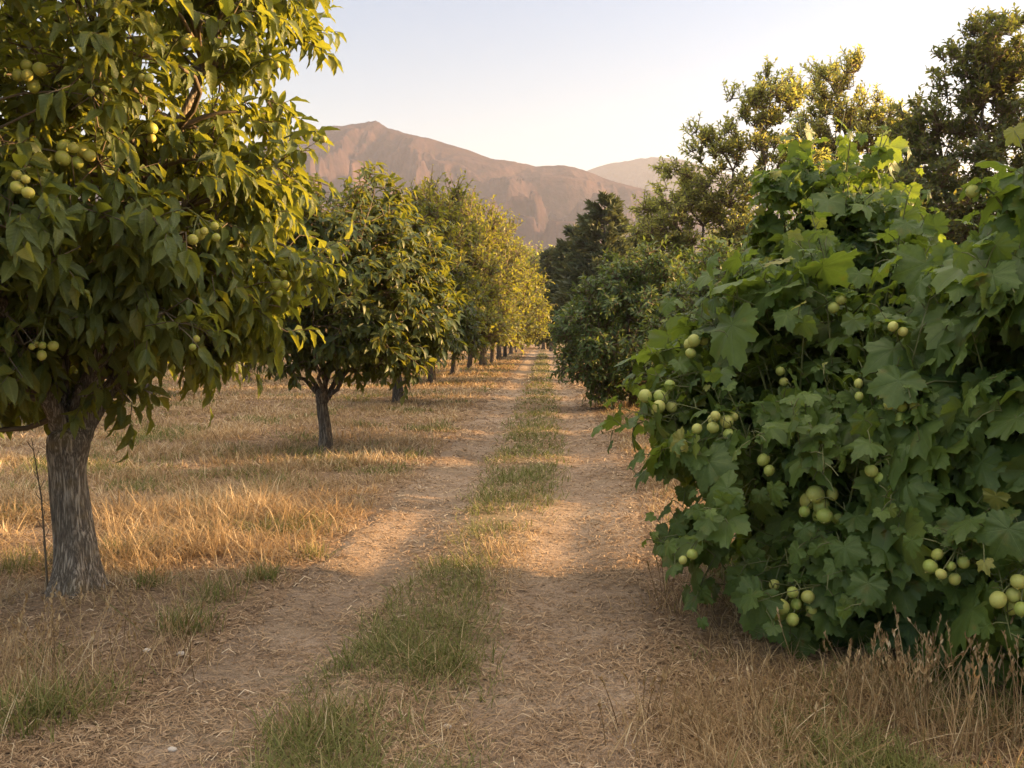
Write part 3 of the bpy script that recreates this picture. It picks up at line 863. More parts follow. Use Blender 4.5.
# ------------------------------------------------------------------ the orchard row on the left
near_base = on_ground(76, 598)
CLW = ('walnut_leaf', WALNUT, 0.17, 7)
F0 = [(30, 75, 4, 8), (78, 160, 5, 9), (18, 186, 3, 8), (152, 130, 2, 7), (205, 232, 4, 7), (278, 284, 3, 6), (92, 92, 2, 7),
      (42, 346, 4, 6), (196, 340, 2, 6), (186, 42, 2, 6), (143, 78, 2, 6), (323, 140, 2, 5), (277, 66, 1, 6)]
T0 = make_tree("orchard_tree", "large orchard tree at the track with thick grey trunk and bunches of green fruit", "tree",
               near_base, [((-0.35, 0.05, 2.45), (1.5, 1.7, 1.25)), ((0.05, 0.2, 3.5), (1.42, 1.6, 1.2)), ((0.62, 0.3, 2.4), (0.8, 1.0, 1.0)),
                           ((-0.3, -0.9, 2.6), (1.15, 0.7, 1.2)), ((0.88, 0.3, 3.75), (0.6, 0.8, 0.42)), ((0.85, 0.1, 2.05), (0.6, 0.8, 0.6)), ((0.25, -0.1, 1.68), (0.8, 0.8, 0.48)), ((-0.75, -0.2, 1.62), (0.95, 0.9, 0.6))],
               21, 0.98, 0.126, leaf=('walnut_leaf', WALNUT, 0.165), clumps=330, shoots=8, leaves=7, clump_r=0.27, shoot_l=0.24, droop=0.75,
               upshoot=0.1, n_limbs=6, group="orchard trees in the left row", bark='bark', zmin=1.04, shell=0.35, flare=1.42, limb_thick=0.55,
               fruits=F0, whorl=CLW)
T1b = on_ground(325, 449)
T1 = make_tree("orchard_tree", "dark green round-crowned orchard tree, second along the row, with low forking trunk", "tree", T1b,
               [((0.2, 0, 2.25), (1.75, 1.6, 1.25)), ((0.2, 0.2, 3.05), (1.35, 1.3, 1.0)), ((1.05, -0.2, 1.85), (0.85, 0.9, 0.85)), ((-0.7, 0, 1.85), (0.85, 0.9, 0.8))],
               33, 0.86, 0.094, leaf=('row_leaf', ROWL, 0.16), clumps=310, shoots=8, leaves=7, clump_r=0.27, shoot_l=0.24, droop=0.45, upshoot=0.25,
               n_limbs=7, group="orchard trees in the left row", zmin=1.2, flare=1.25, limb_thick=0.42)

row = [  # trunk foot (pixel), crown half-width, top, leaf, label
    ((398, 403), 1.75, 5.3, 'row_leaf', 0.17, "mid green orchard tree, third along the row, just past the forked tree"),
    ((432, 384), 2.1, 6.7, 'gold_leaf', 0.19, "tall yellow-green orchard tree, fourth along the row, with feathery top"),
    ((455, 375), 2.6, 7.6, 'gold_leaf', 0.2, "golden-topped orchard tree, fifth along the row"),
    ((471, 369), 3.0, 8.3, 'gold_leaf', 0.21, "golden orchard tree, sixth along the row, seen over the track edge"),
    ((483, 365.5), 3.2, 8.3, 'gold_leaf', 0.22, "seventh orchard tree along the row, small golden crown in the distance"),
]
for k, ((px, py), hw, top, lf, ls, lab) in enumerate(row):
    b = on_ground(px, py)
    zc = (top + 0.6) / 2
    far = k >= 2
    make_tree("orchard_tree", lab, "tree", b,
              [((0.1, 0, zc - 0.5), (hw, hw, (top - 1.0) / 2 - 0.4)), ((0.2, 0, zc + 0.25 * top - 0.3), (hw * 0.68, hw * 0.68, top * 0.24)),
               ((hw * 0.5, -0.3, 1.9), (hw * 0.65, hw * 0.8, 1.2)), ((-hw * 0.4, -0.3, 1.9), (hw * 0.65, hw * 0.8, 1.2))],
              40 + k, 1.3, 0.13 + 0.02 * k, leaf=(lf, ROWL if k < 1 else TINY, ls * (1 if k < 1 else 1.25)), clumps=[230, 230, 230, 200, 180][k], shoots=8, leaves=8,
              clump_r=0.34, shoot_l=[0.3, 0.7, 0.85, 0.85, 0.85][k], droop=0.35 if k == 0 else 0.15, upshoot=0.3 if k == 0 else 0.85, n_limbs=6,
              group="orchard trees in the left row", zmin=1.35 if k == 0 else 1.6)

# an unseen tree added right of the picture to shade the near crown
side = copy_tree(T1["root"])
side.location = (7.2, 4.6, float(ground_z(7.2, 4.6))); side.rotation_euler.z = 2.0; side.scale = (1.15, 0.95, 1.22)
side["label"] = "unseen tree added just outside the right edge to shade the near crown"; side["group"] = "unseen trees added for shade"

# the far end of the row: copies of one small tree
b = on_ground(493, 362.5)
far0 = make_tree("orchard_tree", "small yellow-green orchard tree at the far end of the left row, one of several alike", "tree", b,
                 [((0.4, 0, 3.8), (3.0, 2.8, 2.5)), ((0.4, 0.2, 5.9), (1.9, 1.9, 1.5))], 61, 1.5, 0.18, leaf=('gold_leaf', TINY, 0.36), clumps=150, shoots=8, leaves=7,
                 clump_r=0.45, shoot_l=0.7, droop=0.15, upshoot=0.7, n_limbs=5, group="far orchard trees")
for px, py in [(499, 359.5), (505, 357), (511, 354.5), (517, 352.2), (523, 349.8), (528, 347.5)]:
    c = copy_tree(far0["root"] if isinstance(far0, dict) and "root" in far0 else far0)
    p = on_ground(px, py)
    c.location = (p[0], p[1], float(ground_z(p[0], p[1])))
    c.rotation_euler.z = rng.uniform(0, 6.28); s = rng.uniform(0.85, 1.0); c.scale = (s, s, s)

# second row, seen under and between the crowns of the first
sec = make_tree("orchard_tree", "orchard tree of the rows farther left, one of several alike", "tree", (-9.5, 17.5),
                [((0, 0, 2.5), (1.9, 1.9, 1.35)), ((0.1, 0, 3.5), (1.3, 1.3, 1.0))], 71, 0.95, 0.13, leaf=('row_leaf', ROWL, 0.2), clumps=170, shoots=8, leaves=7,
                clump_r=0.36, shoot_l=0.3, droop=0.4, upshoot=0.2, n_limbs=6, group="orchard trees in the second row", zmin=0.85)
for x, y in [(-10.2, 25), (-10.0, 34), (-10.4, 44), (-10.8, 56), (-17.5, 27), (-18, 37), (-18.5, 49), (-26, 44), (-27, 58), (-11, 72)]:
    c = copy_tree(sec["root"]); c.location = (x, y, float(ground_z(x, y))); c.rotation_euler.z = rng.uniform(0, 6.28)
    s = rng.uniform(0.9, 1.2); c.scale = (s, s, s)

# ------------------------------------------------------------------ broad-leaved fruit bushes on the right
CLV = ('vine_leaf', BROAD, 0.085, 6)
FA = [(712, 427, 5, 9), (823, 505, 7, 11), (660, 400, 5, 9), (795, 606, 6, 10), (694, 342, 3, 8), (858, 384, 2, 8), (780, 372, 2, 8),
      (735, 417, 1, 8), (692, 555, 2, 7), (902, 330, 2, 7), (775, 585, 1, 9), (745, 325, 2, 7), (880, 478, 2, 8), (840, 300, 2, 7), (770, 470, 2, 8)]
FB = [(901, 406, 5, 8), (1014, 597, 5, 11), (952, 566, 5, 9), (971, 191, 1, 9)]
BG = "broad-leaved fruit bushes on the right"
BA = make_tree("fruit_bush", "big mound of lobed leaves spilling towards the track with bunches of pale green fruit", "bush", (2.2, 5.5),
               [((0.05, 0, 1.15), (1.35, 1.25, 0.95)), ((-0.33, -0.2, 0.85), (0.92, 1.0, 0.7)), ((0.3, -0.8, 0.7), (1.1, 0.7, 0.7)), ((0.1, 0.35, 1.6), (0.8, 0.7, 0.55)), ((-0.35, -0.5, 0.45), (0.8, 0.7, 0.4))],
               81, 0.28, 0.06, leaf=('vine_leaf', BROAD, 0.115), clumps=250, shoots=5, leaves=5, clump_r=0.28, shoot_l=0.33, droop=0.35, upshoot=0.4, n_limbs=9,
               group=BG, bark='bark_far', zmin=0.12, shell=0.5, gap=0.55, petiole=0.075, limb_thick=0.45, flare=1.1, fruits=FA, fruit_kind='pale_fruit', whorl=CLV, leaders=48)
BB = make_tree("fruit_bush", "tall upright bush with the largest lobed leaves and stout stems at the right edge", "bush", (2.8, 4.25),
               [((0.06, 0, 1.62), (0.76, 0.75, 0.78)), ((0.0, -0.15, 0.8), (0.9, 0.7, 0.7)), ((0.2, 0.0, 2.2), (0.45, 0.5, 0.42))],
               82, 0.35, 0.05, leaf=('vine_leaf', BROAD, 0.15), clumps=115, shoots=4, leaves=5, clump_r=0.2, shoot_l=0.26, droop=0.4, upshoot=0.4, n_limbs=6,
               group=BG, bark='bark_far', zmin=0.14, shell=0.45, petiole=0.1, limb_thick=0.45, flare=1.1, fruits=FB, fruit_kind='pale_fruit', whorl=CLV, leaders=20)
BC = make_tree("fruit_bush", "tall leafy bush with peaked top and sunlit inner leaves behind the mound", "bush", (2.25, 6.35),
               [((0.0, 0, 1.7), (0.66, 0.5, 0.8)), ((-0.05, 0, 2.4), (0.38, 0.42, 0.42)), ((0.35, 0, 1.2), (0.8, 0.55, 0.8))],
               83, 0.4, 0.05, leaf=('vine_leaf', BROAD, 0.095), clumps=150, shoots=5, leaves=6, clump_r=0.2, shoot_l=0.24, droop=0.4, upshoot=0.35, n_limbs=7,
               group=BG, bark='bark_far', zmin=0.3, shell=0.4, petiole=0.06, limb_thick=0.4, flare=1.1, bias=0.06, leaders=30)
# the rest of the right-hand row
hedge = make_tree("orchard_bush", "rounded dark green bush reaching the ground, past the broad-leaved bushes on the right", "bush", (2.85, 21.0),
                  [((0, 0, 1.7), (1.85, 1.8, 1.6)), ((0.4, 0.2, 2.7), (1.3, 1.3, 1.05)), ((-0.7, -0.2, 1.4), (1.15, 1.2, 1.15))],
                  91, 0.35, 0.1, leaf=('bush_leaf', ROWL, 0.15), clumps=300, shoots=8, leaves=7, clump_r=0.27, shoot_l=0.26, droop=0.2, upshoot=0.35, n_limbs=8,
                  group="dark bushes in the right row", zmin=0.25, shell=0.5)
hb = [(5.0, 128, 2.7, 1.0, "dark rounded tree closing the vanishing end of the track, right of the middle"), (0.6, 135, 2.7, 3.0, "dark rounded tree closing the vanishing end of the track at its left side"), (5.6, 1.3, 0.9, 2.6, "unseen bush added beside the camera to shade the near right corner"), (4.5, 18.0, 0.9, 5.3, "bush squeezed between the yellow-topped bush and the rounded one"), (3.75, 14.6, 0.86, 1.3, "yellow-topped bush behind the broad-leaved mound"), (3.95, 10.75, 0.85, 4.0, "low bush hidden behind the tall broad-leaved bush"),  # the bush beside the camera is unseen, added to shade the near right corner
      (4.4, 27.5, 1.0, 2.2, "dark bush just past the rounded bush"), (4.8, 35, 1.0, 3.4, "dark bush farther down the right side of the track"),
      (5.4, 44, 1.1, 5.0, "small far bush on the right side of the track"), (6.2, 55, 1.1, 0.5, "far bush near the vanishing end of the track"),
      (7.2, 70, 1.2, 1.6, "farthest bush at the right of the vanishing track")]
for x, y, s, rz, lab in hb:
    c = copy_tree(hedge["root"]); c.location = (x, y, float(ground_z(x, y))); c.scale = (s, s, s); c.rotation_euler.z = rz
    c["label"] = lab

# ------------------------------------------------------------------ tall trees beyond
def pix_lobes(base, depth, items, dr=1.0):
    out = []
    k = depth / FPX
    for px, py, rx, rz in items:
        p = at(px, py, depth) - np.array([base[0], base[1], 0])
        p[1] += rng.uniform(-0.5, 0.5) * dr
        out.append((tuple(p), (rx * k, (rx + rz) / 2 * k * dr, rz * k)))
    return out

TG = "tall trees beyond the right row"
def far_tree(name, label, px0, depth, items, seed, leaf, clumps, **kw):
    b = on_ground(px0, 337 + CAM_H * FPX / depth); b[1] = depth; b[0] = at(px0, 337, depth)[0]
    lo = pix_lobes(b, depth, items)
    k = depth / FPX
    d = dict(shoots=8, leaves=7, clump_r=9 * k, shoot_l=13 * k, droop=0.12, upshoot=0.7, n_limbs=8, group=TG, zmin=1.0, shell=0.25, limb_thick=0.42)
    d.update(kw)
    return make_tree(name, label, "tree", b, lo, seed, d.pop('trunk_h', 2.0), d.pop('trunk_r', 0.24), leaf=leaf, clumps=clumps, **d)

far_tree("olive_tree", "airy olive-brown tree with bare forking limbs showing, next to the conifer", 745, 34,
         [(765, 105, 40, 24), (722, 150, 38, 26), (690, 190, 42, 30), (668, 232, 34, 34), (735, 215, 50, 40), (780, 165, 36, 34), (700, 265, 60, 40), (775, 260, 60, 50)],
         101, ('olive_leaf', TINY, 0.21), 330, gap=1.1, leaves=10, shoots=8)
far_tree("olive_tree", "airy golden tree with upright feathery twigs, right of the olive-brown one", 838, 35,
         [(842, 100, 42, 34), (822, 150, 36, 34), (872, 135, 32, 26), (893, 128, 22, 22), (850, 190, 46, 40), (890, 190, 40, 44), (840, 260, 60, 50)],
         102, ('olive_leaf', TINY, 0.21), 330, gap=1.1, bias=0.1, leaves=10)
far_tree("broadleaf_tree", "tall dark broadleaf tree with gold-lit middle rising above the right edge", 985, 24,
         [(978, 65, 36, 46), (1010, 55, 34, 40), (940, 125, 34, 34), (985, 140, 50, 46), (915, 160, 26, 30), (1035, 120, 46, 60), (945, 200, 56, 44), (900, 215, 40, 40), (1010, 220, 60, 50), (960, 280, 80, 60)],
         103, ('dark_leaf', TINY, 0.19), 620, trunk_r=0.22)
far_tree("broadleaf_tree", "shorter dark tree filling in behind the peaked bush", 880, 28,
         [(868, 250, 50, 50), (905, 270, 50, 50), (830, 285, 50, 40)], 104, ('dark_leaf', TINY, 0.24), 220)

def conifer(px0, top, half, depth, seed, label, n=26):
    """straight trunk with whorls of drooping boughs, shortest at the top"""
    rg = np.random.default_rng(seed)
    k = depth / FPX
    b = at(px0, 337, depth); b[2] = float(ground_z(b[0], b[1]))
    H = (337 - top) * k + CAM_H
    root = empty("conifer", b, label, "tree", "conifers at the end of the track")
    v, f, uv = tube(np.array([[0, 0, -0.1], [0, 0, H * 0.5], [0, 0, H * 0.98]]), [0.03 * H * 0.6, 0.012 * H, 0.02], 8)
    g = Geo(); g.add(v, f, uv); g.build("trunk", M['bark_far'], root)
    cr = Geo()
    P, PO, TT = [], [], []
    for i in range(n):
        t = (i + 0.5) / n
        z = H * (0.1 + 0.88 * t)
        L0 = half * k * (1 - t) ** 0.62 * (1 - 0.25 * math.exp(-((t) / 0.1) ** 2)) + 0.25
        for j in range(int(6 + 4 * (1 - t))):
            a = rg.uniform(0, 2 * PI); L = L0 * rg.uniform(0.55, 1.15)
            d = np.array([math.cos(a), math.sin(a), 0])
            u = np.linspace(0, 1, 5)[:, None]
            up = rg.uniform(0.1, 0.5)
            P.append(np.array([0, 0, z]) + d * L * u + UP * (up * L * u ** 1.4 - 0.12 * L * u))
            m = int(95 * L / (half * k) + 25)
            q = rg.uniform(0.12, 1.0, m)[:, None] ** 0.8
            side = np.cross(d, UP)
            pos = np.array([0, 0, z]) + d * L * q + UP * (up * L * q ** 1.4 - 0.12 * L * q) + side * rg.normal(0, 0.13 * L, (m, 1)) * q + UP * rg.normal(0, 0.07 * L, (m, 1))
            PO.append(pos); TT.append(d * 0.7 + side * rg.normal(0, 0.6, (m, 1)) + UP * rg.normal(0.35, 0.4, (m, 1)))
    P = np.array(P); v, f = thin_tubes(P, np.broadcast_to(np.linspace(0.06, 0.015, 5), P.shape[:2]), 4); cr.add(v, f, mat=1)
    PO, TT = np.concatenate(PO), np.concatenate(TT)
    place(cr, NEEDLE, PO, TT, unit(rg, len(PO)) + UP * 0.5, (7.5 * k) * rg.uniform(0.6, 1.3, len(PO)), rg)
    cr.build("crown", [M['needle'], M['twig']], root)
    return root

conifer(604, 194, 48, 68, 111, "tall dark conifer standing against the mountain at the end of the row")
conifer(574, 226, 30, 75, 112, "shorter dark conifer touching the tall one at its left")
conifer(636, 234, 34, 72, 114, "low dark conifer tucked against the right side of the tall one")
conifer(551, 250, 15, 105, 115, "small far conifer over the vanishing end of the track")
fw = far_tree("far_tree", "rounded dull green tree at the vanishing end of the track", 544, 120, [(545, 275, 22, 26), (540, 300, 22, 26), (556, 290, 16, 30)], 121,
              ('olive_leaf', TINY, 0.7), 150, group="far trees behind the orchard", trunk_r=0.3)
for x, y, s, lab in [(-9, 135, 0.9, "far tree behind the golden end of the left row"), (-22, 130, 0.9, "far tree over the left orchard rows"), (16, 128, 1.05, "far tree behind the conifers"),
                     (-38, 120, 0.85, "far tree at the left of the distant tree line"), (-55, 110, 0.8, "far tree beyond the leftmost rows"), (27, 110, 1.1, "far tree behind the olive-brown tree"),
                     (40, 90, 1.1, "far tree behind the golden feathery tree"), (52, 80, 1.1, "far tree behind the tall dark tree"), (3.2, 170, 0.8, "farthest small tree straight down the track")]:
    c = copy_tree(fw["root"]); c.location = (x, y, float(ground_z(x, y))); c.scale = (s, s, s); c.rotation_euler.z = rng.uniform(0, 6.28); c["label"] = lab

# ------------------------------------------------------------------ grass, straw and small things on the ground
def blades(geo, x, y, h, w, rg, lean=0.35, curl=0.5, mat=0, bias=0.0, z0=None):
    """tapering bent blades, one per (x, y)"""
    n = len(x)
    z = (ground_z(x, y) if z0 is None else z0) - 0.005
    a = rg.uniform(0, 2 * PI, n); ld = np.stack([np.cos(a), np.sin(a), np.zeros(n)], -1)
    wa = a + PI / 2 + rg.normal(0, 0.5, n); wd = np.stack([np.cos(wa), np.sin(wa), np.zeros(n)], -1)
    l = np.abs(rg.normal(0, lean, n)) + 0.05; c = np.abs(rg.normal(0, curl, n))
    b = np.stack([x, y, z], -1)
    V = []
    for t, ww in ((0, 0.8), (0.35, 1.0), (0.7, 0.7), (1.0, 0.1)):
        q = b + ld * (h * (l * t + c * t * t))[:, None] + UP * (h * (t - 0.45 * c * t * t * np.minimum(1, 0.6 + c)))[:, None]
        V.append(q - wd * (w * ww / 2)[:, None]); V.append(q + wd * (w * ww / 2)[:, None])
    V = np.stack(V, 1)
    F = np.array([(0, 1, 3, 2), (2, 3, 5, 4), (4, 5, 7, 6)])
    r = np.clip(rg.beta(2, 2, n) + bias, 0, 1)
    base = geo.n
    geo.v.append(V.reshape(-1, 3).astype(np.float32)); geo.uv.append(np.zeros((n * 8, 2), np.float32)); geo.rn.append(np.repeat(r, 8).astype(np.float32)); geo.n += n * 8
    geo.f.append(((np.arange(n)[:, None, None] * 8 + F[None]).reshape(-1, 4) + base, mat))

def scatter(n, d0, d1, rg, side=0.66, k=1.0):
    u = rg.uniform(0, 1, n)
    d = d0 * (d1 / d0) ** (u ** k)
    return rg.uniform(-1, 1, n) * (side * d + 0.6), d

rg = np.random.default_rng(501)
# dry grass of the orchard floor
x, y = scatter(560000, 2.6, 110, rg)
s = track_s(x, y); sa = np.abs(s)
patch = fbm(x / 1.1, y / 1.1, 3); fine = perlin(x * 2.6, y * 2.6)
dens = smooth(0.98, 1.45, sa + 0.16 * patch)
nearlitter = smooth(7.0, 5.6, y) * (x < 0) * smooth(-3.2, -1.9, x)
dens = dens * (1 - 0.72 * nearlitter) * np.clip(0.55 + 1.3 * patch + 0.7 * fine, 0.03, 1)
dens = np.maximum(dens, 0.32 * (sa < 0.34 + 0.12 * patch) * np.clip(0.5 + patch, 0, 1))
underbush = (x > 0.9) * (y < 7.2) * (y > 2)
dens *= 1 - 0.55 * underbush
k = rg.uniform(0, 1, len(x)) < dens
x, y, s, sa, patch = x[k], y[k], s[k], sa[k], patch[k]
h = (0.06 + 0.11 * rg.beta(2, 2, len(x)) + 0.09 * np.clip(patch + 0.2, 0, 1))
band = (x < -0.9) * smooth(5.9, 6.6, y) * smooth(9.6, 8.6, y)
h = h * (1 + 0.5 * band) * np.where(sa < 0.5, 0.55, 1) * smooth(0.95, 1.6, np.where(sa < 0.5, 2, sa)) ** 0.5
h *= rg.uniform(0.55, 1.25, len(x))
w = np.maximum(0.0042, y / FPX * 0.85) * rg.uniform(0.6, 1.2, len(x))
lowm = fbm(x / 2.2 + 40, y / 2.2, 3)
g = Geo(); flat = rg.uniform(0, 1, len(x)) < 0.5
h = h * np.where(flat, 0.85, 1.0)
foot = smooth(6.3, 5.2, y) * (x < -0.5) * (x > -4.5); h = h * (1 - 0.45 * foot)
blades(g, x[flat], y[flat], h[flat], w[flat], rg, 1.15, 0.9)
x, y, h, w, lowf = x[~flat], y[~flat], h[~flat], w[~flat], lowm[flat]
lowm = np.concatenate([lowf, lowm[~flat]])
blades(g, x, y, h, w, rg, 0.5, 0.7)
gb = np.concatenate(g.rn).reshape(-1, 8); gb += (0.3 * np.clip(lowm, -0.5, 0.5))[:, None]
g.rn = [np.clip(gb, 0, 1).ravel()]
tag(g.build("dry_grass", M['dry']), "dry straw coloured grass covering the orchard floor beside the track", "grass", kind="stuff")
# green and half-dry short grass: the track's middle and patches along its edges
x, y = scatter(420000, 2.6, 90, rg, side=0.55)
s = track_s(x, y); sa = np.abs(s)
patch = fbm(x / 0.75 + 7, y / 1.1, 3)
wid = np.interp(y, [3, 4.5, 6, 7, 9, 14, 30], [0.38, 0.34, 0.24, 0.14, 0.38, 0.42, 0.40])
dens = smooth(wid + 0.14, wid - 0.12, sa + 0.2 * patch) * np.clip(0.5 + 1.3 * patch, 0.0, 1)
dens *= np.where(np.abs(y - 7.3) < 0.7, 0.45, 1.0)
side = smooth(1.1, 1.5, sa) * smooth(0.1, 0.45, fbm(x / 1.7 + 31, y / 1.7 + 5, 3)) * 0.9
side = np.maximum(side, 0.6 * smooth(1.15, 1.4, sa) * (y < 4.6) * np.clip(patch * 1.8, 0, 1))
side = np.maximum(side, 0.7 * (x < -2.0) * (x > -6.5) * (y > 9.4) * (y < 13.5) * np.clip(0.2 + 1.4 * patch, 0, 1))
dens = np.maximum(dens, side)
k = rg.uniform(0, 1, len(x)) < dens
x, y, sa = x[k], y[k], sa[k]
h = (0.05 + 0.10 * rg.beta(2, 2.5, len(x))) * np.where(sa > 1, 1.25, 1.0)
w = np.maximum(0.0045, y / FPX * 0.85) * rg.uniform(0.6, 1.25, len(x))
g = Geo(); blades(g, x, y, h, w, rg, 0.6, 0.7)
tag(g.build("green_grass", M['green']), "short green and half-dry grass along the middle of the track", "grass", kind="stuff")
# cut straw lying flat
x, y = scatter(330000, 2.5, 40, rg, side=0.62)
patch = fbm(x / 0.6 + 3, y / 0.6, 3)
k = rg.uniform(0, 1, len(x)) < np.clip(0.55 + 1.1 * patch, 0.06, 1) * (1 - 0.62 * np.exp(-((np.abs(track_s(x, y)) - 0.62) / 0.24) ** 2) * smooth(3.4, 5.5, y))
x, y = x[k], y[k]; n = len(x)
a = rg.uniform(0, 2 * PI, n); L = rg.uniform(0.015, 0.105, n) * np.maximum(1, y / 9)
w = np.maximum(0.003, y / FPX * 0.7) * rg.uniform(0.6, 1.3, n)
d = np.stack([np.cos(a), np.sin(a), rg.normal(0, 0.12, n)], -1); wd = np.stack([-np.sin(a), np.cos(a), rg.normal(0, 0.3, n)], -1)
bend = rg.normal(0, 0.35, n)[:, None]; lift = np.abs(rg.normal(0.3, 0.4, n))
c0 = np.stack([x, y, ground_z(x, y) + rg.uniform(0.006, 0.016, n)], -1)
V = []
for t in (-0.5, 0.0, 0.5):
    q = c0 + d * (L * t)[:, None] + wd * (bend * L[:, None] * (0.25 - t * t)) + UP * (L * (0.25 - t * t) * lift)[:, None]
    V += [q - wd * w[:, None] / 2, q + wd * w[:, None] / 2]
V = np.stack(V, 1); F = np.array([(0, 1, 3, 2), (2, 3, 5, 4)])
g = Geo(); g.add(V.reshape(-1, 3), (np.arange(n)[:, None, None] * 6 + F[None]).reshape(-1, 4), rnd=np.repeat(rg.beta(1.6, 2.2, n), 6))
tag(g.build("straw_litter", M['straw']), "short bits of pale straw strewn over the bare soil", "straw litter", kind="stuff")
# crumbs of soil and gravel
x, y = scatter(65000, 2.5, 22, rg, side=0.6); n = len(x)
ico = np.array([(0, 0, 1), (0.9, 0, 0.2), (0.28, 0.85, 0.2), (-0.73, 0.53, 0.15), (-0.73, -0.53, 0.2), (0.28, -0.85, 0.1), (0, 0, -0.7)])
IF = np.array([(0, 1, 2), (0, 2, 3), (0, 3, 4), (0, 4, 5), (0, 5, 1), (6, 2, 1), (6, 3, 2), (6, 4, 3), (6, 5, 4), (6, 1, 5)])
sz = np.minimum(np.exp(rg.normal(-4.95, 0.62, n)), 0.02) * np.maximum(1, y / 10)
rv = 1 + rg.normal(0, 0.22, (n, 7, 3))
a = rg.uniform(0, 6.28, n); ca, sa_ = np.cos(a)[:, None], np.sin(a)[:, None]
q = ico[None] * rv
q = np.stack([q[..., 0] * ca - q[..., 1] * sa_, q[..., 0] * sa_ + q[..., 1] * ca, q[..., 2] * 0.65], -1) * sz[:, None, None]
q += np.stack([x, y, ground_z(x, y) + 0.004], -1)[:, None]
g = Geo(); g.add(q.reshape(-1, 3), (np.arange(n)[:, None, None] * 7 + IF[None]).reshape(-1, 3), rnd=np.repeat(rg.uniform(0, 1, n), 7))
tag(g.build("soil_crumbs", plain_mat("crumb", (0.24, 0.165, 0.105), 0.95), smooth_shade=False), "crumbs of soil and fine gravel lying on the track", "gravel", kind="stuff")

# tufts and tall dry stalks that stand out one by one
def make_tuft(name, label, cat, p, n, h, spread, mats, seed, lean=0.35, curl=0.5, w=0.006, group=None, seeds=0, dry=0):
    rg = np.random.default_rng(seed)
    px, py = p
    x = rg.normal(0, spread, n); y = rg.normal(0, spread, n)
    g = Geo()
    def put(xx, yy, hh, ww, m, ln, cu):
        blades(g, xx, yy, hh, ww, rg, ln, cu, mat=m, z0=ground_z(xx + px, yy + py) - float(ground_z(px, py)))
    put(x, y, h * rg.uniform(0.5, 1.15, n), w * rg.uniform(0.6, 1.3, n), 0, lean, curl)
    if dry:
        xd, yd = rg.normal(0, spread * 1.15, dry), rg.normal(0, spread * 1.15, dry)
        put(xd, yd, h * rg.uniform(0.6, 1.35, dry), w * 0.8 * rg.uniform(0.6, 1.3, dry), 1, lean, curl)
    if seeds:
        # stiff stalks ending in a narrow seed head
        xs_, ys_ = rg.normal(0, spread, seeds), rg.normal(0, spread, seeds)
        hs = h * rg.uniform(1.0, 1.7, seeds)
        a = rg.uniform(0, 6.28, seeds); l = np.abs(rg.normal(0, 0.3, seeds))
        d = np.stack([np.cos(a) * l, np.sin(a) * l, np.ones(seeds)], -1)
        b = np.stack([xs_, ys_, np.zeros(seeds)], -1)
        bend = unit(rg, seeds) * np.array([1, 1, 0]) * 0.2
        u = np.linspace(0, 1, 5)[None, :, None]
        P = b[:, None] + d[:, None] * u * hs[:, None, None] + bend[:, None] * u ** 2.5 * hs[:, None, None]
        v, f = thin_tubes(P, np.broadcast_to(np.linspace(0.0026, 0.0014, 5), (seeds, 5)), 3)
        g.add(v, f, rnd=np.repeat(rg.beta(2, 2, seeds), 15), mat=1)
        m = 9
        idx = np.repeat(np.arange(seeds), m); q = np.tile(np.linspace(0.82, 1.02, m), seeds)[:, None]
        pos = b[idx] + d[idx] * q * hs[idx, None] + bend[idx] * q ** 2.5 * hs[idx, None]
        T = d[idx] + unit(rg, len(idx)) * 0.45
        place(g, [tiny_leaf(0.34, 0.05)], pos, T, unit(rg, len(idx)), 0.028 * rg.uniform(0.6, 1.3, len(idx)), rg, 1)
    o = g.build(name, mats, loc=(px, py, float(ground_z(px, py))))
    return tag(o, label, cat, group)

GT = "green grass tufts beside the track"
DT = "tall dry grass clumps"
for k, (px, py, n, h, sp, lab) in enumerate([(184, 632, 170, 0.19, 0.075, "green grass tuft right of the thick grey trunk's foot"), (312, 556, 90, 0.15, 0.06, "small lone green tuft at the end of the sunlit grass band"),
                                             (262, 578, 150, 0.15, 0.07, "low green tuft between the trunk and the left wheel rut"), (30, 722, 300, 0.2, 0.12, "bushy green tuft under dry stalks in the near left corner"),
                                             (118, 560, 120, 0.2, 0.07, "green tuft close behind the thick grey trunk"), (215, 598, 110, 0.15, 0.08, "green tuft midway between the thick trunk and the rut"),
                                             (20, 570, 150, 0.2, 0.1, "green tuft at the left edge, level with the thick trunk's foot"), (150, 590, 90, 0.16, 0.06, "narrow green tuft touching the right side of the trunk's foot"), (440, 668, 220, 0.15, 0.11, "half-dry tuft in the middle of the track, a step ahead"),
                                             (330, 735, 380, 0.13, 0.14, "broad green tuft in the near middle strip of the track")]):
    q = on_ground(px, py)
    make_tuft("grass_tuft", lab, "grass tuft", q[:2], n, h, sp, [M['green'], M['dry']], 600 + k, lean=0.5, curl=0.5, w=0.0055, group=GT, dry=n // 3)
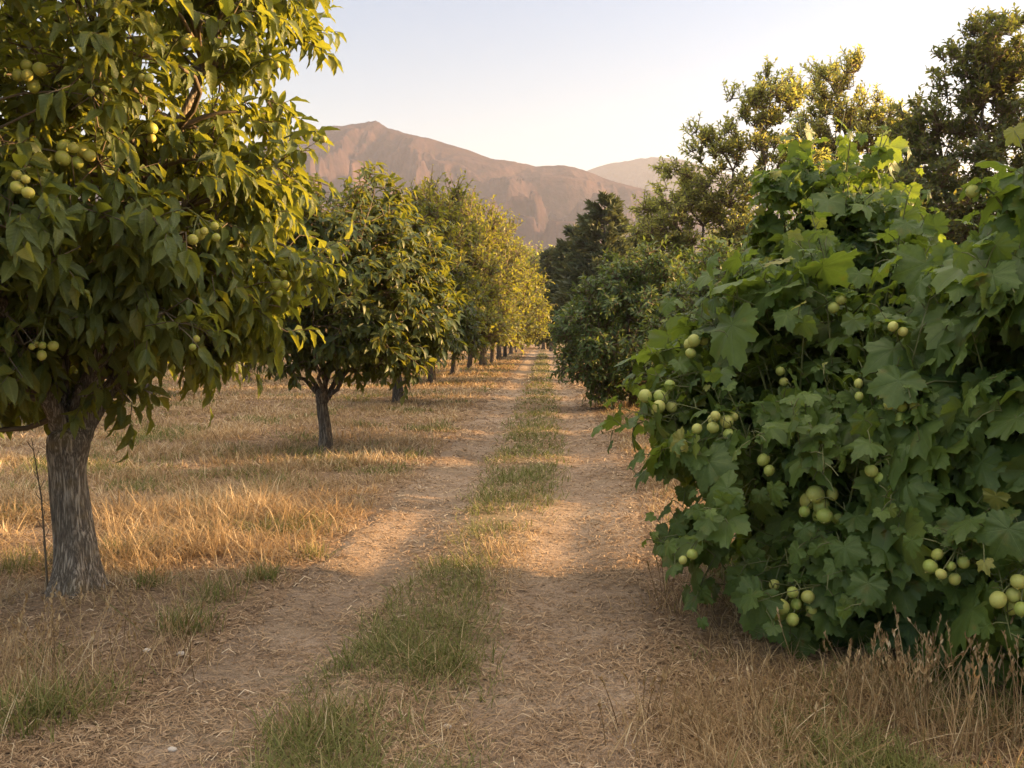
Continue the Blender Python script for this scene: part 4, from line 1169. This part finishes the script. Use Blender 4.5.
for k, (px, py, n, h, sp, sd, lab) in enumerate([(40, 690, 110, 0.26, 0.15, 40, "clump of tall dry stalks in the near left corner"), (935, 742, 110, 0.27, 0.15, 48, "tall dry seed-headed clump below the largest leaves, near right corner"),
                                                 (880, 722, 80, 0.24, 0.13, 34, "tall dry clump under the mound, left of the corner clump"), (760, 752, 110, 0.2, 0.14, 26, "bent dry clump in front of the mound's middle"),
                                                 (1010, 735, 60, 0.26, 0.12, 24, "dry clump cut off by the right edge"), (650, 740, 90, 0.17, 0.13, 14, "sparse dry clump at the track's right edge"),
                                                 (500, 552, 120, 0.12, 0.12, 0, "low straw-coloured clump on the middle of the track in the sun band"), (692, 606, 120, 0.2, 0.14, 12, "dry clump against the mound's left flank"),
                                                 (160, 668, 70, 0.2, 0.13, 18, "thin dry clump in front of the thick trunk")]):
    q = on_ground(px, py)
    make_tuft("dry_grass_clump", lab, "grass clump", q[:2], n, h, sp, [M['dry'], M['dry']], 640 + k, lean=0.5, curl=0.5, w=0.0045, group=DT, seeds=sd)

# the bare weed stalk beside the thick trunk
q = on_ground(48, 600)
g = Geo()
v, f, uv = tube(np.array([[0, 0, 0], [-0.01, 0, 0.3], [-0.03, 0.01, 0.6], [-0.075, 0, 0.97]]), [0.007, 0.006, 0.0045, 0.002], 6); g.add(v, f)
for k in range(13):
    z = 0.15 + 0.062 * k; a = k * 2.4
    p = np.array([-0.075 * (z / 0.97) ** 1.7, 0, z])
    v, f, uv = tube(np.array([p, p + np.array([math.cos(a) * 0.02, math.sin(a) * 0.02, 0.03]), p + np.array([math.cos(a) * 0.03, math.sin(a) * 0.03, 0.055])]), [0.003, 0.0022, 0.003], 4); g.add(v, f)
tag(g.build("weed_stalk", M['twig'], loc=(q[0], q[1], float(ground_z(q[0], q[1])))), "thin dark leafless weed stalk left of the thick trunk", "weed")

# a few stones big enough to see
for k, (px, py, r_, lab) in enumerate([(181, 655, 0.018, "pale grey pebble in the litter in front of the thick trunk"), (147, 653, 0.016, "yellowish pebble in the litter left of the grey one"),
                                       (172, 746, 0.016, "small whitish pebble at the near end of the left rut"), (447, 725, 0.016, "white pebble on the near middle strip of the track")]):
    q = on_ground(px, py); rgk = np.random.default_rng(700 + k)
    V, F = fruit_shape(); V = V * np.array([1.25, 0.95, 0.7]) * r_ * (1 + 0.16 * perlin(V[:, 0] * 1.7 + k * 9, V[:, 1] * 1.7 + V[:, 2] * 2))[:, None]
    g = Geo(); g.add(V, F, rnd=np.full(len(V), rgk.uniform(0.4, 1)))
    tag(g.build("pebble", M['stone'], loc=(q[0], q[1], float(ground_z(q[0], q[1])) + r_ * 0.45)), lab, "pebble", "pebbles on the soil")

# ------------------------------------------------------------------ evening haze
HAZE = 0.00018
if HAZE:
    V = np.array([(x, y, z) for x in (-3000, 3000) for y in (-80, 4200) for z in (-60, 700)], float)
    F = np.array([(0, 1, 3, 2), (4, 6, 7, 5), (0, 4, 5, 1), (2, 3, 7, 6), (0, 2, 6, 4), (1, 5, 7, 3)])
    m, nt, out = new_mat("haze")
    pv = nd(nt, "VolumePrincipled"); pv.inputs["Density"].default_value = HAZE
    pv.inputs["Color"].default_value = (0.75, 0.79, 0.96, 1); pv.inputs["Anisotropy"].default_value = 0.2
    nt.links.new(pv.outputs[0], out.inputs["Volume"])
    g = Geo(); g.add(V, F)
    tag(g.build("haze", m, smooth_shade=False), "faint evening haze over the valley", "haze", kind="stuff")
